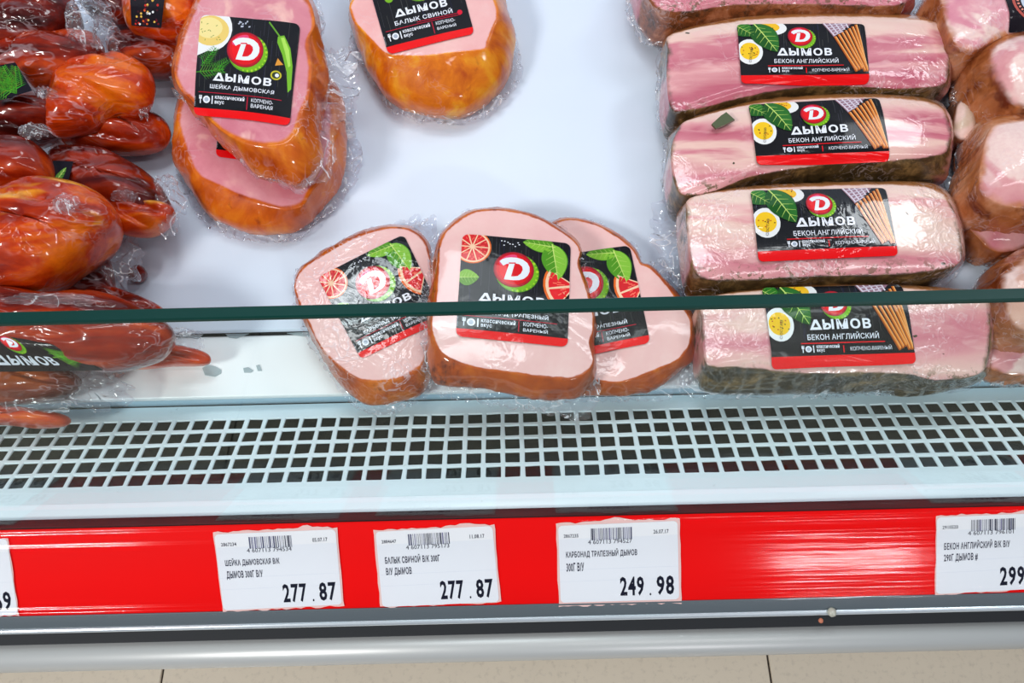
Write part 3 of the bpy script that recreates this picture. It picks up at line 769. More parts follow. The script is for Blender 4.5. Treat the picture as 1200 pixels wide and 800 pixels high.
# ------------------------------------------------------------------ price tags
def price_tag(quad, code, date, ean, l1, l2, price, label, torn, seed, l1w, l2w, pw=.46):
    W, H = 1, .66
    hm = homog(quad, W, H); R = random.Random(seed)
    def mp(x, y, lift): px, py = hm(x, y); return hit(px, py, R0 + rn * (.0006 + lift), rn)
    base = mp(.5, 0, 0)
    t = thing('price_tag', base, label, 'price tag', 'paper price tags in the red rail')
    # torn older sticker that shows round the tag
    bt = Art(1, 1, .001, srgb(248, 205, 200)); bt.f = []; bt.clip = [(-.2, -.2), (1.2, -.2), (1.2, 1.2), (-.2, 1.2)]
    l, bo, ri, to = torn; pts = []
    for i in range(26): pts.append((-l + (1 + l + ri) * i / 25, -bo + R.uniform(-.010, .008)))
    for i in range(8): pts.append((1 + ri + R.uniform(-.006, .004), -bo + (H + bo + to) * (i + .5) / 8))
    for i in range(26):
        f = i / 25; pts.append((1 + ri - (1 + l + ri) * f, H + to + R.uniform(-.010, .008) + (.035 * math.exp(-((f - .5) / .09) ** 2) if seed == 3 else .02 * math.exp(-((f - .25) / .1) ** 2))))
    for i in range(8): pts.append((-l + R.uniform(-.004, .005), H + to - (H + bo + to) * (i + .5) / 8))
    bt.f.append((pts, 0, srgb(250, 208, 202)))
    bt.build('torn_sticker', mp, t, PAPER, 9, t.location, lift=.0001)['label'] = 'torn pinkish edge of an older sticker'
    a = Art(W, H, .035, srgb(243, 247, 253), seed)
    a.rect(0, H - .115, 1, H, srgb(250, 252, 255), .3)
    INK, GR = srgb(24, 26, 44), srgb(44, 46, 68)
    a.text(code, .045, H - .105, .125, .030, GR, 2, .02); a.text(date, .80, H - .10, .125, .034, GR, 2, .02)
    x = .275
    while x < .63:
        wd = R.choice((.004, .004, .008, .012)); a.rect(x, H - .135, x + wd, H - .035, srgb(*R.choice(((50, 52, 75), (90, 92, 120), (130, 130, 160)))), 2); x += wd + R.choice((.004, .006, .010))
    a.text(ean, .25, H - .168, .37, .036, GR, 3, .0)
    a.text(l1, .06, H - .285, l1w, .075, GR, 2, .03); a.text(l2, .06, H - .395, l2w, .075, GR, 2, .03)
    big = price.split('.')
    a.text(big[0], .51, .04, .20, .165, INK, 2, .035)
    if len(big) > 1:
        a.text('.', .755, .04, .014, .022, INK, 2, .03); a.text(big[1], .815, .04, .145, .165, INK, 2, .035)
    for y in (.28, .18): a.rect(0, y, 1, y + .0015, srgb(216, 224, 238), .5)
    a.build('paper_card', mp, t, PAPER, .2, t.location, lift=.0003)
    return t
price_tag([(251, 626), (393, 620), (401, 708), (262, 715)], '2867234', '05.07.17', '4 607113 794534', 'ШЕЙКА ДЫМОВСКАЯ В/К', 'ДЫМОВ 300Г В/У', '277.87',
          'price tag reading 277.87 with clipped lower left corner, leftmost of the full tags', (.008, .012, .018, .02), 1, .45, .30)
price_tag([(440, 623), (577, 616), (585, 705), (448, 711)], '2884647', '11.08.17', '4 607113 795173', 'БАЛЫК СВИНОЙ В/К 300Г', 'В/У ДЫМОВ', '277.87',
          'white price tag reading 277.87 with a slightly skewed card, between two other full tags', (.018, .002, .018, .012), 2, .47, .22)
price_tag([(654, 616), (794, 610), (796, 702), (657, 706)], '2867235', '26.07.17', '4 607113 794527', 'КАРБОНАД ТРАПЕЗНЫЙ ДЫМОВ', '300Г В/У', '249.98',
          'white price tag reading 249.98 with a ragged pink torn border', (.018, .030, .018, .020), 3, .60, .15)
price_tag([(1098, 606), (1242, 600), (1242, 688), (1097, 696)], '2910520', '16.07.17', '4 607113 796101', 'БЕКОН АНГЛИЙСКИЙ В/К В/У', '290Г ДЫМОВ #', '299.98',
          'price tag at the right edge of the picture, its price beginning with 299', (.008, .004, .01, .016), 4, .53, .27)
price_tag([(-132, 636), (8, 631), (21, 720), (-121, 727)], '2867230', '05.07.17', '4 607113 794510', 'ФИЛЕ КУРИНОЕ В/К', 'ДЫМОВ 300Г В/У', '259.69',
          'price tag cut by the left edge of the picture, only a 9 visible', (.008, .004, .01, .004), 5, .45, .30)

# ------------------------------------------------------------------ ham slices
PINK = [srgb(240, 184, 180), srgb(245, 196, 190), srgb(249, 210, 202)]
ORG = [srgb(158, 62, 14), srgb(192, 84, 16), srgb(218, 116, 24)]
loin_m = meat('loin_face', PINK, ORG, 1.3, 30, (.975, .992), (srgb(95, 30, 8), 70, .56, .72), amt=.12, stretch=(1, 1, 1), rough=.5)
LOIN_WR = meat('loin_face_wrinkled', PINK, ORG, 4.3, 30, (.965, .99), (srgb(95, 30, 8), 70, .56, .72), amt=.75, haze=.5)
ROSE = [srgb(210, 118, 134), srgb(226, 144, 154), srgb(236, 168, 172)]
AMB = [srgb(178, 66, 8), srgb(212, 98, 14), srgb(234, 134, 26)]
neck_m = meat('neck_face', ROSE, AMB, 7.1, 34, (.93, .975), (srgb(120, 30, 10), 60, .58, .75), amt=.35, fat=(srgb(246, 190, 180), 36, .54, .66), haze=.3)
neck_m2 = meat('neck_face_marbled', ROSE, AMB, 11.7, 30, (.93, .975), (srgb(120, 30, 10), 60, .6, .78), amt=.35, fat=(srgb(246, 186, 180), 30, .55, .66), haze=.2)
balyk_m = meat('balyk_face', [srgb(238, 168, 166), srgb(245, 186, 182), srgb(250, 205, 198)], [srgb(190, 78, 8), srgb(228, 122, 12), srgb(246, 172, 38)], 3.9, 26, (.96, .985), (srgb(150, 50, 10), 50, .6, .75), amt=.3, haze=.2)

def pack(name, label, cat, group, sl, mat, bodyname='meat'):
    t = thing(name, sl.base, label, cat, group); sl.build(bodyname, mat, t); return t
HG = 'vacuum packed ham slices'
# right (under), left, then the front one on top
c7 = lambda p: tr(640, 240, 3.478, p)
sr = Slab(Plane(720, 370, .021, -.04, .05), c7([(45, 68), (130, 61), (220, 87), (300, 136), (358, 186), (385, 238), (420, 252), (480, 312), (540, 392), (588, 470), (588, 560), (552, 618), (508, 645), (400, 690), (300, 723), (180, 712), (60, 700), (0, 600), (-60, 400), (-30, 150)]),
          c7([(40, 62), (130, 54), (225, 80), (310, 130), (372, 185), (390, 236), (430, 246), (490, 308), (562, 390), (612, 480), (615, 570), (585, 640), (520, 692), (430, 750), (300, 766), (190, 765), (60, 760), (-20, 600), (-70, 400), (-40, 140)]), .019, .0012, seed=2, cy=(712, 375))
t = pack('ham_pack', 'notched pink ham slice pack tucked behind the right side of the front ham slice', 'ham', HG, sr, loin_m, 'ham_slice')
sr.label(square_label('loin', 'КАРБОНАД ТРАПЕЗНЫЙ', 'ВАРЕНЫЙ', 3), [(616, 306), (738, 287), (762, 402), (639, 427)], t)
sr.film(t, .004, [(-25, 18, .006), (40, 25, .006), (-50, 12, .004)], seed=1, depth=.75)
c5 = lambda p: tr(330, 230, 3.2, p)
sf = Slab(Plane(425, 370, .026, .10, .02), c5([(52, 360), (50, 322), (75, 272), (150, 222), (250, 165), (360, 124), (450, 117), (508, 140), (545, 185), (566, 300), (562, 450), (548, 560), (520, 640), (420, 688), (310, 692), (230, 650), (150, 570), (92, 455)]),
          c5([(48, 345), (50, 300), (70, 262), (142, 214), (250, 152), (350, 115), (450, 108), (515, 128), (555, 180), (582, 300), (580, 480), (565, 650), (530, 725), (450, 755), (380, 771), (300, 762), (228, 705), (155, 605), (88, 480), (55, 395)]), .024, .002, seed=5)
t = pack('ham_pack', 'tilted ham slice pack with glare on its label, left of the front ham slice', 'ham', HG, sf, LOIN_WR, 'ham_slice')
sf.label(square_label('loin', 'КАРБОНАД ТРАПЕЗНЫЙ', 'ВАРЕНЫЙ', 7), [(372, 325), (473, 274), (521, 374), (423, 421)], t, PRINT_SHINY)
sf.film(t, .0035, [(62, 12, .012), (-78, 25, .003)], seed=2, depth=.7)
c6 = lambda p: tr(490, 235, 3.264, p)
sc_ = Slab(Plane(602, 360, .0435, .06, .04), c6([(80, 180), (108, 115), (190, 52), (270, 34), (380, 43), (470, 71), (540, 112), (598, 155), (622, 195), (612, 240), (638, 320), (666, 420), (670, 500), (655, 545), (672, 610), (652, 650), (590, 680), (480, 675), (330, 655), (220, 640), (110, 600), (68, 550), (48, 470), (66, 380), (74, 280)]),
           c6([(66, 178), (98, 108), (185, 44), (270, 26), (385, 36), (475, 64), (548, 106), (608, 148), (632, 195), (620, 240), (648, 320), (676, 420), (682, 500), (668, 550), (684, 612), (672, 680), (615, 745), (520, 752), (400, 738), (300, 716), (200, 702), (100, 694), (52, 680), (38, 600), (34, 500), (38, 400), (50, 290)]), .021, .0015, seed=9)
t = pack('ham_pack', 'front ham slice pack with a flat square black label, overlapping its two neighbours', 'ham', HG, sc_, loin_m, 'ham_slice')
sc_.label(square_label('loin', 'КАРБОНАД ТРАПЕЗНЫЙ', 'ВАРЕНЫЙ', 11), [(542, 274), (669, 285), (665, 407), (534, 394)], t)
sc_.film(t, .0045, [(-62, 12, .006), (180, 30, .001), (-100, 40, .0035), (30, 7, .002)], seed=3, depth=.85, rough=1.2)
# neck ham
c3 = lambda p: tr(190, 0, 2.858, p)
n2 = Slab(Plane(300, 190, .026, 0, 0), c3([(62, 340), (52, 420), (92, 540), (120, 590), (180, 622), (280, 665), (400, 700), (468, 690), (500, 640), (558, 560), (575, 450), (560, 320), (420, 220), (220, 210), (100, 270)]),
          c3([(50, 340), (35, 440), (40, 540), (80, 610), (130, 690), (200, 735), (300, 765), (390, 768), (450, 750), (520, 690), (590, 600), (612, 520), (610, 400), (590, 290), (430, 190), (200, 180), (75, 280)]), .024, .002, seed=12)
t = pack('ham_pack', 'rose pink ham slice pack lying underneath another, label almost hidden', 'ham', HG, n2, neck_m2, 'ham_slice')
n2.label(square_label('neck', 'ШЕЙКА ДЫМОВСКАЯ', 'ВАРЕНАЯ', 21), [(264, 76), (378, 86), (366, 200), (253, 184)], t)
n2.film(t, .004, [(-120, 30, .003), (0, 25, .005)], seed=5, depth=.85)
n1 = Slab(Plane(290, 90, .056, 0, .06), c3([(105, 30), (150, -40), (300, -60), (430, -40), (490, 0), (512, 80), (488, 135), (500, 230), (490, 330), (468, 375), (430, 470), (340, 490), (250, 467), (190, 430), (130, 370), (95, 330), (62, 300), (42, 250), (52, 180), (75, 100)]),
          c3([(100, 20), (150, -55), (300, -80), (440, -55), (505, -5), (525, 75), (505, 128), (545, 185), (552, 270), (532, 350), (526, 440), (535, 500), (508, 560), (450, 605), (380, 582), (300, 565), (250, 502), (190, 440), (130, 380), (82, 327), (42, 290), (32, 240), (43, 170), (68, 92)]), .028, .002, seed=14, cy=(290, 80))
t = pack('ham_pack', 'rose pink ham slice pack with a chilli on its label, upper of the stacked pair', 'ham', HG, n1, neck_m, 'ham_slice')
n1.label(square_label('neck', 'ШЕЙКА ДЫМОВСКАЯ', 'ВАРЕНАЯ', 22), [(235, 17), (352, 28), (339, 147), (226, 133)], t)
n1.film(t, .004, [(-5, 28, .016), (25, 12, .010), (-48, 15, .006)], seed=7, depth=.6, rough=1.2)
c4 = lambda p: tr(395, 0, 5.217, p)
bk = Slab(Plane(505, 10, .036, 0, 0), c4([(92, 0), (80, 60), (112, 140), (200, 235), (290, 325), (400, 342), (560, 340), (700, 322), (860, 308), (912, 298), (925, 250), (960, 160), (985, 90), (965, 0), (880, -200), (600, -320), (250, -230)]),
          c4([(72, 60), (75, 140), (130, 290), (200, 430), (310, 560), (450, 615), (620, 655), (760, 650), (860, 610), (950, 540), (1040, 440), (1075, 330), (1085, 200), (1045, 60), (1000, -80), (900, -240), (600, -350), (230, -260), (90, -60)]), .034, .001, seed=17, cy=(500, 25))
t = pack('ham_pack', 'thick amber-rinded ham pack at the top middle, standing apart from all others', 'ham', HG, bk, balyk_m, 'ham_slice')
bk.label(square_label('balyk', 'БАЛЫК СВИНОЙ', 'ВАРЕНЫЙ', 23), [(424, -44), (528, -64), (556, 40), (455, 64)], t)
bk.film(t, .0028, [(-15, 14, .005), (-110, 18, .003), (172, 10, .004), (-45, 20, .003)], seed=8, depth=.8)

# ------------------------------------------------------------------ bacon packs
def bacon_mat(name, seed, bands, herb=.9, crust=None, haze=.25, amt=.5, ang=0):
    t = NT(name); loc = t.at('loc').outputs['Vector']; rv = t.at('rim').outputs['Fac']; bd = t.at('band').outputs['Fac']
    v = t.scaled(loc, (.28, 1, 1), (0, 0, ang))
    wob = t.math('MULTIPLY', t.math('SUBTRACT', t.noise(v, 40, 4, .55, .9, w=seed), .5), .95)
    f = t.math('ADD', bd, wob); c = t.ramp(f, bands)
    c = t.mix(t.sstep(t.noise(t.scaled(loc, (.3, 1, 1)), 130, 3, .6, 1, w=seed), .5, .68, 0, .45), c, srgb(244, 192, 188))
    sp = t.noise(loc, 210, 1, .3, 0, w=seed + 3)
    herbn = t.noise(loc, 240, 3, .7, 0, w=seed + 1); low = t.sstep(t.math('ADD', bd, t.math('MULTIPLY', wob, .5)), .22, -.02)
    c = t.mix(t.math('MULTIPLY', t.sstep(herbn, .53, .59), t.math('MULTIPLY', low, .9)), c, srgb(96, 82, 40))
    c = t.mix(t.sstep(sp, .765, .78), c, srgb(70, 60, 30))
    cr = t.noise(loc, 75, 5, .7, .6, w=seed + 2)
    k = crust or [srgb(30, 24, 14), srgb(74, 60, 34), srgb(150, 120, 74)]
    cc = t.ramp(cr, [(.35, k[0]), (.5, k[1]), (.68, k[2])])
    # the fat side at the far end of the slab is pale, the near side is rolled in herbs
    side = t.sstep(bd, .70, .88); cc = t.mix(t.math('MULTIPLY', side, .85), cc, srgb(190, 120, 62))
    edge = t.math('ADD', rv, t.math('MULTIPLY', t.math('SUBTRACT', t.noise(loc, 110, 3, .6, 0, w=seed), .5), .12))
    # ends of the slab stay meat coloured: herb crust only where 'ends' is low
    en = t.at('ends').outputs['Fac']
    m = t.math('MULTIPLY', t.sstep(edge, .965, 1.02), t.math('SUBTRACT', 1.0, t.math('MULTIPLY', en, .8)))
    col = t.mix(m, c, cc)
    nrm, r1, mask = film_bump(t, loc, seed, 1, amt)
    col = t.mix(t.math('MULTIPLY', t.sstep(r1, .03, 0), t.math('MULTIPLY', mask, haze)), col, srgb(250, 232, 232))  # pale sheen of the film painted into the bacon colour
    t.prin(Base_Color=col, Roughness=.42, Coat_Weight=1.0, Coat_Roughness=.09, Normal=nrm, Coat_Normal=nrm, Specular_IOR_Level=.35)
    return t.m
def set_bacon_attrs(o, sl, T):
    me = o.data; B = [sl.pl.px(*q) for q in T]; b0 = min(q[1] for q in B); b1 = max(q[1] for q in B); a0 = min(q[0] for q in B); a1 = max(q[0] for q in B)
    lc = [0.0] * (3 * len(me.vertices)); me.attributes['loc'].data.foreach_get('vector', lc)
    attr(me, 'band', [(lc[3 * i + 1] - b0) / (b1 - b0) for i in range(len(me.vertices))])
    e = []
    for i in range(len(me.vertices)):
        f = (lc[3 * i] - a0) / (a1 - a0); g = (lc[3 * i + 1] - b0) / (b1 - b0)
        e.append(1.0 if ((f < .0 or f > 1.0) and .05 < g) else 0.0)
    attr(me, 'ends', e)
P1, P2, P3, FT, FW = srgb(196, 92, 112), srgb(212, 122, 134), srgb(230, 160, 160), srgb(240, 196, 182), srgb(246, 214, 198)
c8 = lambda p: tr(740, 0, 2.6087, p); c9 = lambda p: tr(770, 190, 2.7907, p)
BG = 'vacuum packed slabs of herb-crusted bacon'
def bacon(label, plane, T, S, th, seed, bands, lab=None, dome=.005, matk=None, filmk=None, lmat=None, lrnd=5):
    sl = Slab(plane, T, S, th, .0032, 4, seed, .0012, 200)
    t = thing('bacon_pack', sl.base, label, 'bacon', BG)
    o = sl.build('bacon_slab', bacon_mat('bacon_%d' % seed, seed * 1.7, bands, **(matk or {})), t); set_bacon_attrs(o, sl, T)
    if lab: sl.label(bacon_label(lrnd), lab, t, lmat or PRINT, maxe=.034, lift=.0012, step=.00009)
    sl.film(t, *(filmk or (.004, [(180, 10, .003)])), seed=seed, depth=.75)
    return t, sl
bacon('bacon pack without visible label, topmost of the bacon row', Plane(900, -20, .040), [(757, -50), (900, -65), (1050, -55), (1060, -10), (1055, 6), (950, 5), (860, 6), (800, 14), (770, 8), (752, -20)],
      [(750, -52), (900, -78), (1056, -66), (1070, -8), (1066, 12), (1000, 18), (900, 23), (830, 33), (788, 38), (765, 30), (748, 15), (742, -10)], .034, 31,
      [(.0, P2), (.3, P1), (.6, P2), (.9, FT)], filmk=(.004, [(200, 12, .006)]), matk=dict(crust=[srgb(60, 36, 20), srgb(150, 84, 46), srgb(205, 140, 100)], amt=.8))
bacon('bacon pack with a pink fatty face, right below the unlabelled top one', Plane(940, 65, .037), c8([(120, 105), (300, 68), (500, 52), (700, 50), (900, 62), (955, 88), (968, 160), (966, 230), (948, 262), (800, 270), (600, 262), (450, 276), (330, 300), (240, 322), (150, 345), (118, 320), (108, 230), (112, 150)]),
      c8([(108, 110), (140, 92), (300, 58), (500, 42), (700, 40), (905, 54), (965, 82), (976, 160), (974, 240), (958, 292), (850, 298), (600, 292), (400, 305), (250, 334), (150, 362), (112, 352), (95, 300), (96, 180)]), .034, 32,
      [(.0, P2), (.22, P1), (.42, P3), (.52, P1), (.66, P2), (.74, FT), (1, FW)], [(863, 29), (1012, 29), (1018, 98), (868, 100)], filmk=(.0035, [(200, 10, .004), (-20, 8, .004)]), lrnd=5)
bacon('bacon pack with a green herb flake left of its label, middle of the bacon row', Plane(950, 160, .038), c8([(170, 368), (350, 322), (550, 302), (760, 298), (925, 316), (970, 370), (974, 430), (945, 474), (800, 490), (600, 502), (400, 532), (340, 548), (250, 585), (190, 598), (145, 585), (125, 520), (124, 440), (150, 388)]),
      c8([(158, 372), (350, 312), (550, 292), (760, 288), (935, 306), (980, 365), (984, 440), (972, 500), (965, 545), (900, 556), (700, 560), (450, 568), (300, 584), (210, 606), (155, 600), (116, 530), (112, 440), (138, 385)]), .036, 33,
      [(.0, P3), (.2, P2), (.42, FT), (.5, P2), (.62, P1), (.72, P3), (.8, FT), (1, FW)], [(877, 122), (1030, 114), (1043, 188), (886, 195)], filmk=(.0035, [(-15, 12, .010), (200, 8, .004)]), lrnd=6)
t3, s3 = bacon('bacon pack with film glare right of its label, just above the glass edge', Plane(960, 270, .040, 0, .03), c9([(112, 115), (250, 92), (500, 79), (750, 73), (900, 86), (955, 130), (985, 220), (994, 320), (955, 345), (800, 365), (650, 370), (450, 376), (300, 384), (155, 380), (112, 330), (100, 230), (96, 150)]),
      c9([(72, 145), (95, 108), (300, 80), (600, 66), (850, 66), (945, 88), (990, 180), (1004, 320), (982, 352), (850, 392), (600, 402), (350, 398), (170, 412), (125, 388), (90, 290), (72, 210)]), .036, 34,
      [(.0, P3), (.15, P2), (.35, FT), (.5, FW), (.62, FT), (.7, P3), (.8, FW), (1, FW)], [(879, 223), (1037, 220), (1051, 301), (888, 308)], filmk=(.004, [(165, 25, .012), (-28, 12, .010)]), matk=dict(amt=.9, haze=.5), lmat=PRINT_SHINY, lrnd=7)
bacon('bacon pack seen through the glass pane, lowest of the bacon row', Plane(985, 395, .036), c9([(160, 445), (400, 415), (700, 405), (1000, 428), (1075, 445), (1088, 520), (1078, 640), (1048, 695), (900, 712), (840, 695), (700, 688), (500, 690), (380, 680), (250, 668), (170, 672), (152, 600), (150, 520)]),
      c9([(150, 440), (400, 405), (700, 396), (1000, 416), (1086, 436), (1100, 520), (1090, 650), (1055, 718), (900, 732), (700, 732), (500, 738), (300, 742), (180, 738), (142, 712), (136, 600), (138, 500)]), .034, 35,
      [(.0, P3), (.15, FT), (.3, P3), (.45, P2), (.6, P3), (.72, FT), (1, FW)], [(893, 336), (1058, 332), (1072, 427), (905, 432)], filmk=(.004, [(190, 20, .005)]), lrnd=8)
# herb flake on the middle pack
pl = Plane(950, 160, .0425)
tk = [o for o in COL.objects if o.name.startswith('bacon_pack')][2]
fp = [pl.w(*pl.px(x, y)) for x, y in [(833, 148), (844, 138), (850, 134), (860, 143), (848, 149), (838, 153)]]
link('herb_flake', mesh([p + DN * .0022 for p in fp] + [p + DN * .0008 for p in fp], [tuple(range(6))] + [(i, 6 + i, 6 + (i + 1) % 6, (i + 1) % 6) for i in range(6)], tk.location, False), simple('bay_flake', srgb(72, 82, 40), .4, coat=.8), tk)

# ------------------------------------------------------------------ ham ends on the right
BRN = [srgb(136, 62, 20), srgb(192, 116, 66), srgb(230, 172, 136)]
hamend = lambda nm, seed, face=None, cr=None, rim=(.86, 1.04), **k: meat(nm, face or [srgb(210, 124, 136), srgb(232, 170, 168), srgb(246, 208, 196)], cr or BRN, seed, 28, rim, (srgb(112, 44, 12), 30, .5, .64), amt=.6, haze=.3, fat=(srgb(248, 216, 206), 26, .48, .58), crust_noise=34, ragged=.55, **k)
RG = 'smoked pork pieces at the right edge'
def ham_r(label, plane, T, S, th, seed, dome=.006, mat=None, film=(.003, []), cy=None):
    sl = Slab(plane, T, S, th, dome, 2.4, seed, .0015, 140, cy=cy); t = thing('smoked_pork_pack', sl.base, label, 'smoked pork', RG)
    sl.build('smoked_pork', mat or hamend('ham_end_%d' % seed, seed), t)
    if film: sl.film(t, *film, seed=seed, depth=.7)
    return t, sl
t, s1 = ham_r('pink smoked pork piece with a round-printed black label at the top right corner', Plane(1150, 20, .045), [(1107, -25), (1105, 10), (1113, 40), (1122, 54), (1142, 59), (1160, 50), (1190, 38), (1232, 30), (1240, -20), (1180, -50)],
      [(1078, 15), (1086, -5), (1108, -45), (1180, -62), (1252, -30), (1252, 36), (1190, 60), (1140, 68), (1118, 60), (1100, 34), (1085, 26)], .04, 41, mat=hamend('ham_end_41', 41, [srgb(206, 112, 140), srgb(226, 150, 162), srgb(245, 200, 196)]))
al = Art(1, 1, .04, srgb(26, 20, 28)); al.ell(.62, .62, .50, .50, srgb(190, 90, 80), 2, n=30); al.ell(.62, .62, .44, .44, srgb(40, 26, 34), 2.5, n=30); al.ell(.62, .62, .32, .32, srgb(200, 210, 225), 3, n=28)
for i in range(16):
    q = radians(150 + i * 12); al.line(.62 + .36 * cos(q), .62 + .36 * sin(q), .62 + .41 * cos(q), .62 + .41 * sin(q), .04, srgb(235, 150, 130), 3.2)
for i in range(7): al.line(.42 + .06 * i, .50, .44 + .06 * i, .70, .02, srgb(60, 80, 100), 4)
s1.label(al, [(1172, -12), (1232, -20), (1240, 26), (1186, 33)], t)
ham_r('pale round pork end lying under the larger ones at the right', Plane(1130, 140, .022), [(1119, 132), (1125, 118), (1136, 120), (1143, 136), (1142, 156), (1128, 164), (1118, 155)], [(1113, 132), (1122, 110), (1138, 112), (1150, 134), (1150, 162), (1128, 174), (1112, 160)], .02, 43, .004,
      hamend('ham_end_43', 43, [srgb(190, 160, 130), srgb(214, 190, 165), srgb(228, 208, 188)], [srgb(90, 50, 24), srgb(140, 90, 50), srgb(190, 150, 110)]), None)
ham_r('smoked pork piece with a large brown patch, second from the top at the right edge', Plane(1190, 85, .048), [(1160, 70), (1170, 52), (1200, 40), (1245, 40), (1258, 90), (1244, 122), (1198, 127), (1178, 114), (1166, 94)],
      [(1128, 88), (1133, 66), (1155, 46), (1200, 32), (1250, 34), (1266, 90), (1250, 130), (1180, 137), (1148, 132), (1133, 114)], .04, 42, .008)
ham_r('small pink pork piece wedged under the pale-topped one at the right', Plane(1175, 265, .022), [(1128, 256), (1134, 246), (1146, 236), (1200, 240), (1222, 268), (1198, 290), (1166, 294), (1144, 276)], [(1122, 260), (1127, 244), (1143, 229), (1200, 232), (1232, 270), (1202, 303), (1162, 304), (1140, 284)], .02, 45, .004,
      film=(.003, [(180, 20, .006), (-140, 20, .008)]))
ham_r('pale-topped smoked pork piece, third from the top at the right edge', Plane(1190, 190, .050), [(1154, 170), (1166, 147), (1205, 139), (1250, 142), (1256, 215), (1240, 244), (1198, 244), (1164, 236), (1148, 216)],
      [(1135, 168), (1140, 150), (1160, 137), (1200, 130), (1252, 132), (1262, 200), (1250, 252), (1200, 250), (1160, 243), (1141, 226), (1136, 200)], .04, 44, .008)
ham_r('pink pork piece low at the right edge, behind the glass', Plane(1185, 415, .018), [(1162, 402), (1172, 390), (1200, 386), (1245, 390), (1245, 434), (1200, 440), (1168, 435), (1158, 425)], [(1156, 404), (1168, 384), (1200, 379), (1252, 384), (1252, 440), (1200, 447), (1164, 443), (1151, 428)], .017, 47, .004,
      film=(.003, [(180, 20, .003)]))
ham_r('tan smoked pork piece crossing behind the glass edge at the right', Plane(1195, 345, .046), [(1172, 328), (1180, 316), (1206, 302), (1244, 304), (1250, 355), (1232, 392), (1204, 388), (1184, 372)],
      [(1157, 326), (1165, 311), (1200, 291), (1250, 289), (1262, 350), (1242, 410), (1200, 404), (1174, 392), (1160, 352)], .038, 46, .007, hamend('ham_end_46', 46, [srgb(206, 150, 130), srgb(226, 176, 156), srgb(236, 192, 170)]))

# ------------------------------------------------------------------ smoked fillets on the left
DRK = [srgb(48, 5, 2), srgb(104, 15, 4), srgb(158, 42, 8)]
MID = [srgb(84, 11, 2), srgb(152, 34, 3), srgb(204, 72, 8)]
BRT = [srgb(140, 26, 1), srgb(200, 58, 2), srgb(236, 112, 12)]
def smoked(name, cols, seed, amt=1.35, haze=.22, rot=0, fat=None): return meat(name, cols, cols, seed, 46, (1.5, 2.5), None, amt=amt, haze=haze, stretch=(.35, 1.5, 1), rot=rot, fat=fat, rough=.34, fibre=True)
SM_D, SM_D2 = smoked('smoked_dark', DRK, 51.2), smoked('smoked_dark_b', DRK, 57.9, rot=.6)
SM_M, SM_M2 = smoked('smoked_amber', MID, 53.3, rot=-.5), smoked('smoked_amber_b', MID, 59.1)
SM_B = smoked('smoked_bright', BRT, 55.5, fat=(srgb(246, 168, 40), 26, .58, .68)); SM_B2 = smoked('smoked_bright_b', [MID[1], BRT[1], BRT[2]], 61.5)
SG = 'vacuum packed smoked poultry fillets'
def fillets(label, pieces, seed):
    bl = []
    for (px, py, h, S, up, dn_, mat, tx, ty) in pieces: bl.append((Blob(Plane(px, py, h, tx, ty), S, up, dn_, seed + len(bl) * 1.3), mat))
    base = bl[0][0].base; t = thing('smoked_fillet_pack', base, label, 'smoked poultry', SG)
    for b_, m in bl: b_.build('fillet', m, t)
    return t, [b_ for b_, m in bl]
k1 = lambda p: tr(0, 0, 3.077, p); k2 = lambda p: tr(0, 240, 2.9615, p)
tB, bB = fillets('fillet pack with a peppercorn label at the top, next to stacked ham packs', [
    (110, 5, .03, [(90, -30), (150, -35), (163, -5), (152, 16), (122, 20), (96, 8)], .012, .02, SM_D, 0, 0),
    (195, 10, .035, [(150, -35), (240, -45), (238, 5), (222, 32), (205, 43), (162, 38), (148, 28), (144, -5)], .014, .02, SM_B2, 0, 0),
    (175, 62, .018, [(128, 52), (150, 40), (208, 46), (222, 62), (208, 82), (170, 86), (140, 79), (128, 66)], .013, .014, SM_M2, 0, 0)], 71)
def flat_label(art, plane, quad, lift, parent, mat=PRINT, curve=0.0):
    hm = homog(quad, art.W, art.H)
    def mp(x, y, l):
        px, py = hm(x, y); return hit(px, py, plane.o + plane.n * (lift + l - curve * ((y / art.H - .5) ** 2 * 4)), plane.n)
    return art.build('label', mp, parent, mat, .12, parent.location)
pa = Art(1, 1.6, .03, srgb(22, 14, 22), 8)
for i in range(60): pa.ell(pa.R.uniform(.1, .9), pa.R.uniform(.05, 1.2), .035, .035, srgb(*pa.R.choice(((225, 180, 80), (200, 40, 30), (235, 235, 235), (60, 20, 30), (110, 15, 30), (215, 90, 40)))), 2, n=8)
for i in range(5): pa.ell(.5 + .06 * i, .9 + .1 * i, .16, .06, srgb(180, 25, 20), 1.5, rot=-50, n=12)
flat_label(pa, bB[1].pl, [(150, -48), (198, -48), (189, 33), (154, 30)], .0150, tB, curve=.003)
tA, bA = fillets('dark red fillet pack with a knot of gathered film, top left corner', [
    (20, 75, .040, [(-40, 62), (40, 46), (85, 40), (114, 42), (118, 60), (101, 79), (70, 96), (42, 103), (15, 92), (-40, 96)], .014, .022, SM_M2, 0, 0),
    (10, 25, .046, [(-50, 14), (0, 4), (50, -10), (84, -4), (86, 18), (60, 42), (20, 54), (-40, 64)], .016, .03, SM_D, 0, 0)], 73)
clump(tA, Plane(112, 28, .050), 108, 30, 30, 26, .012, 3.1); clump(tA, Plane(120, 48, .044), 126, 46, 14, 22, .010, 5.1)
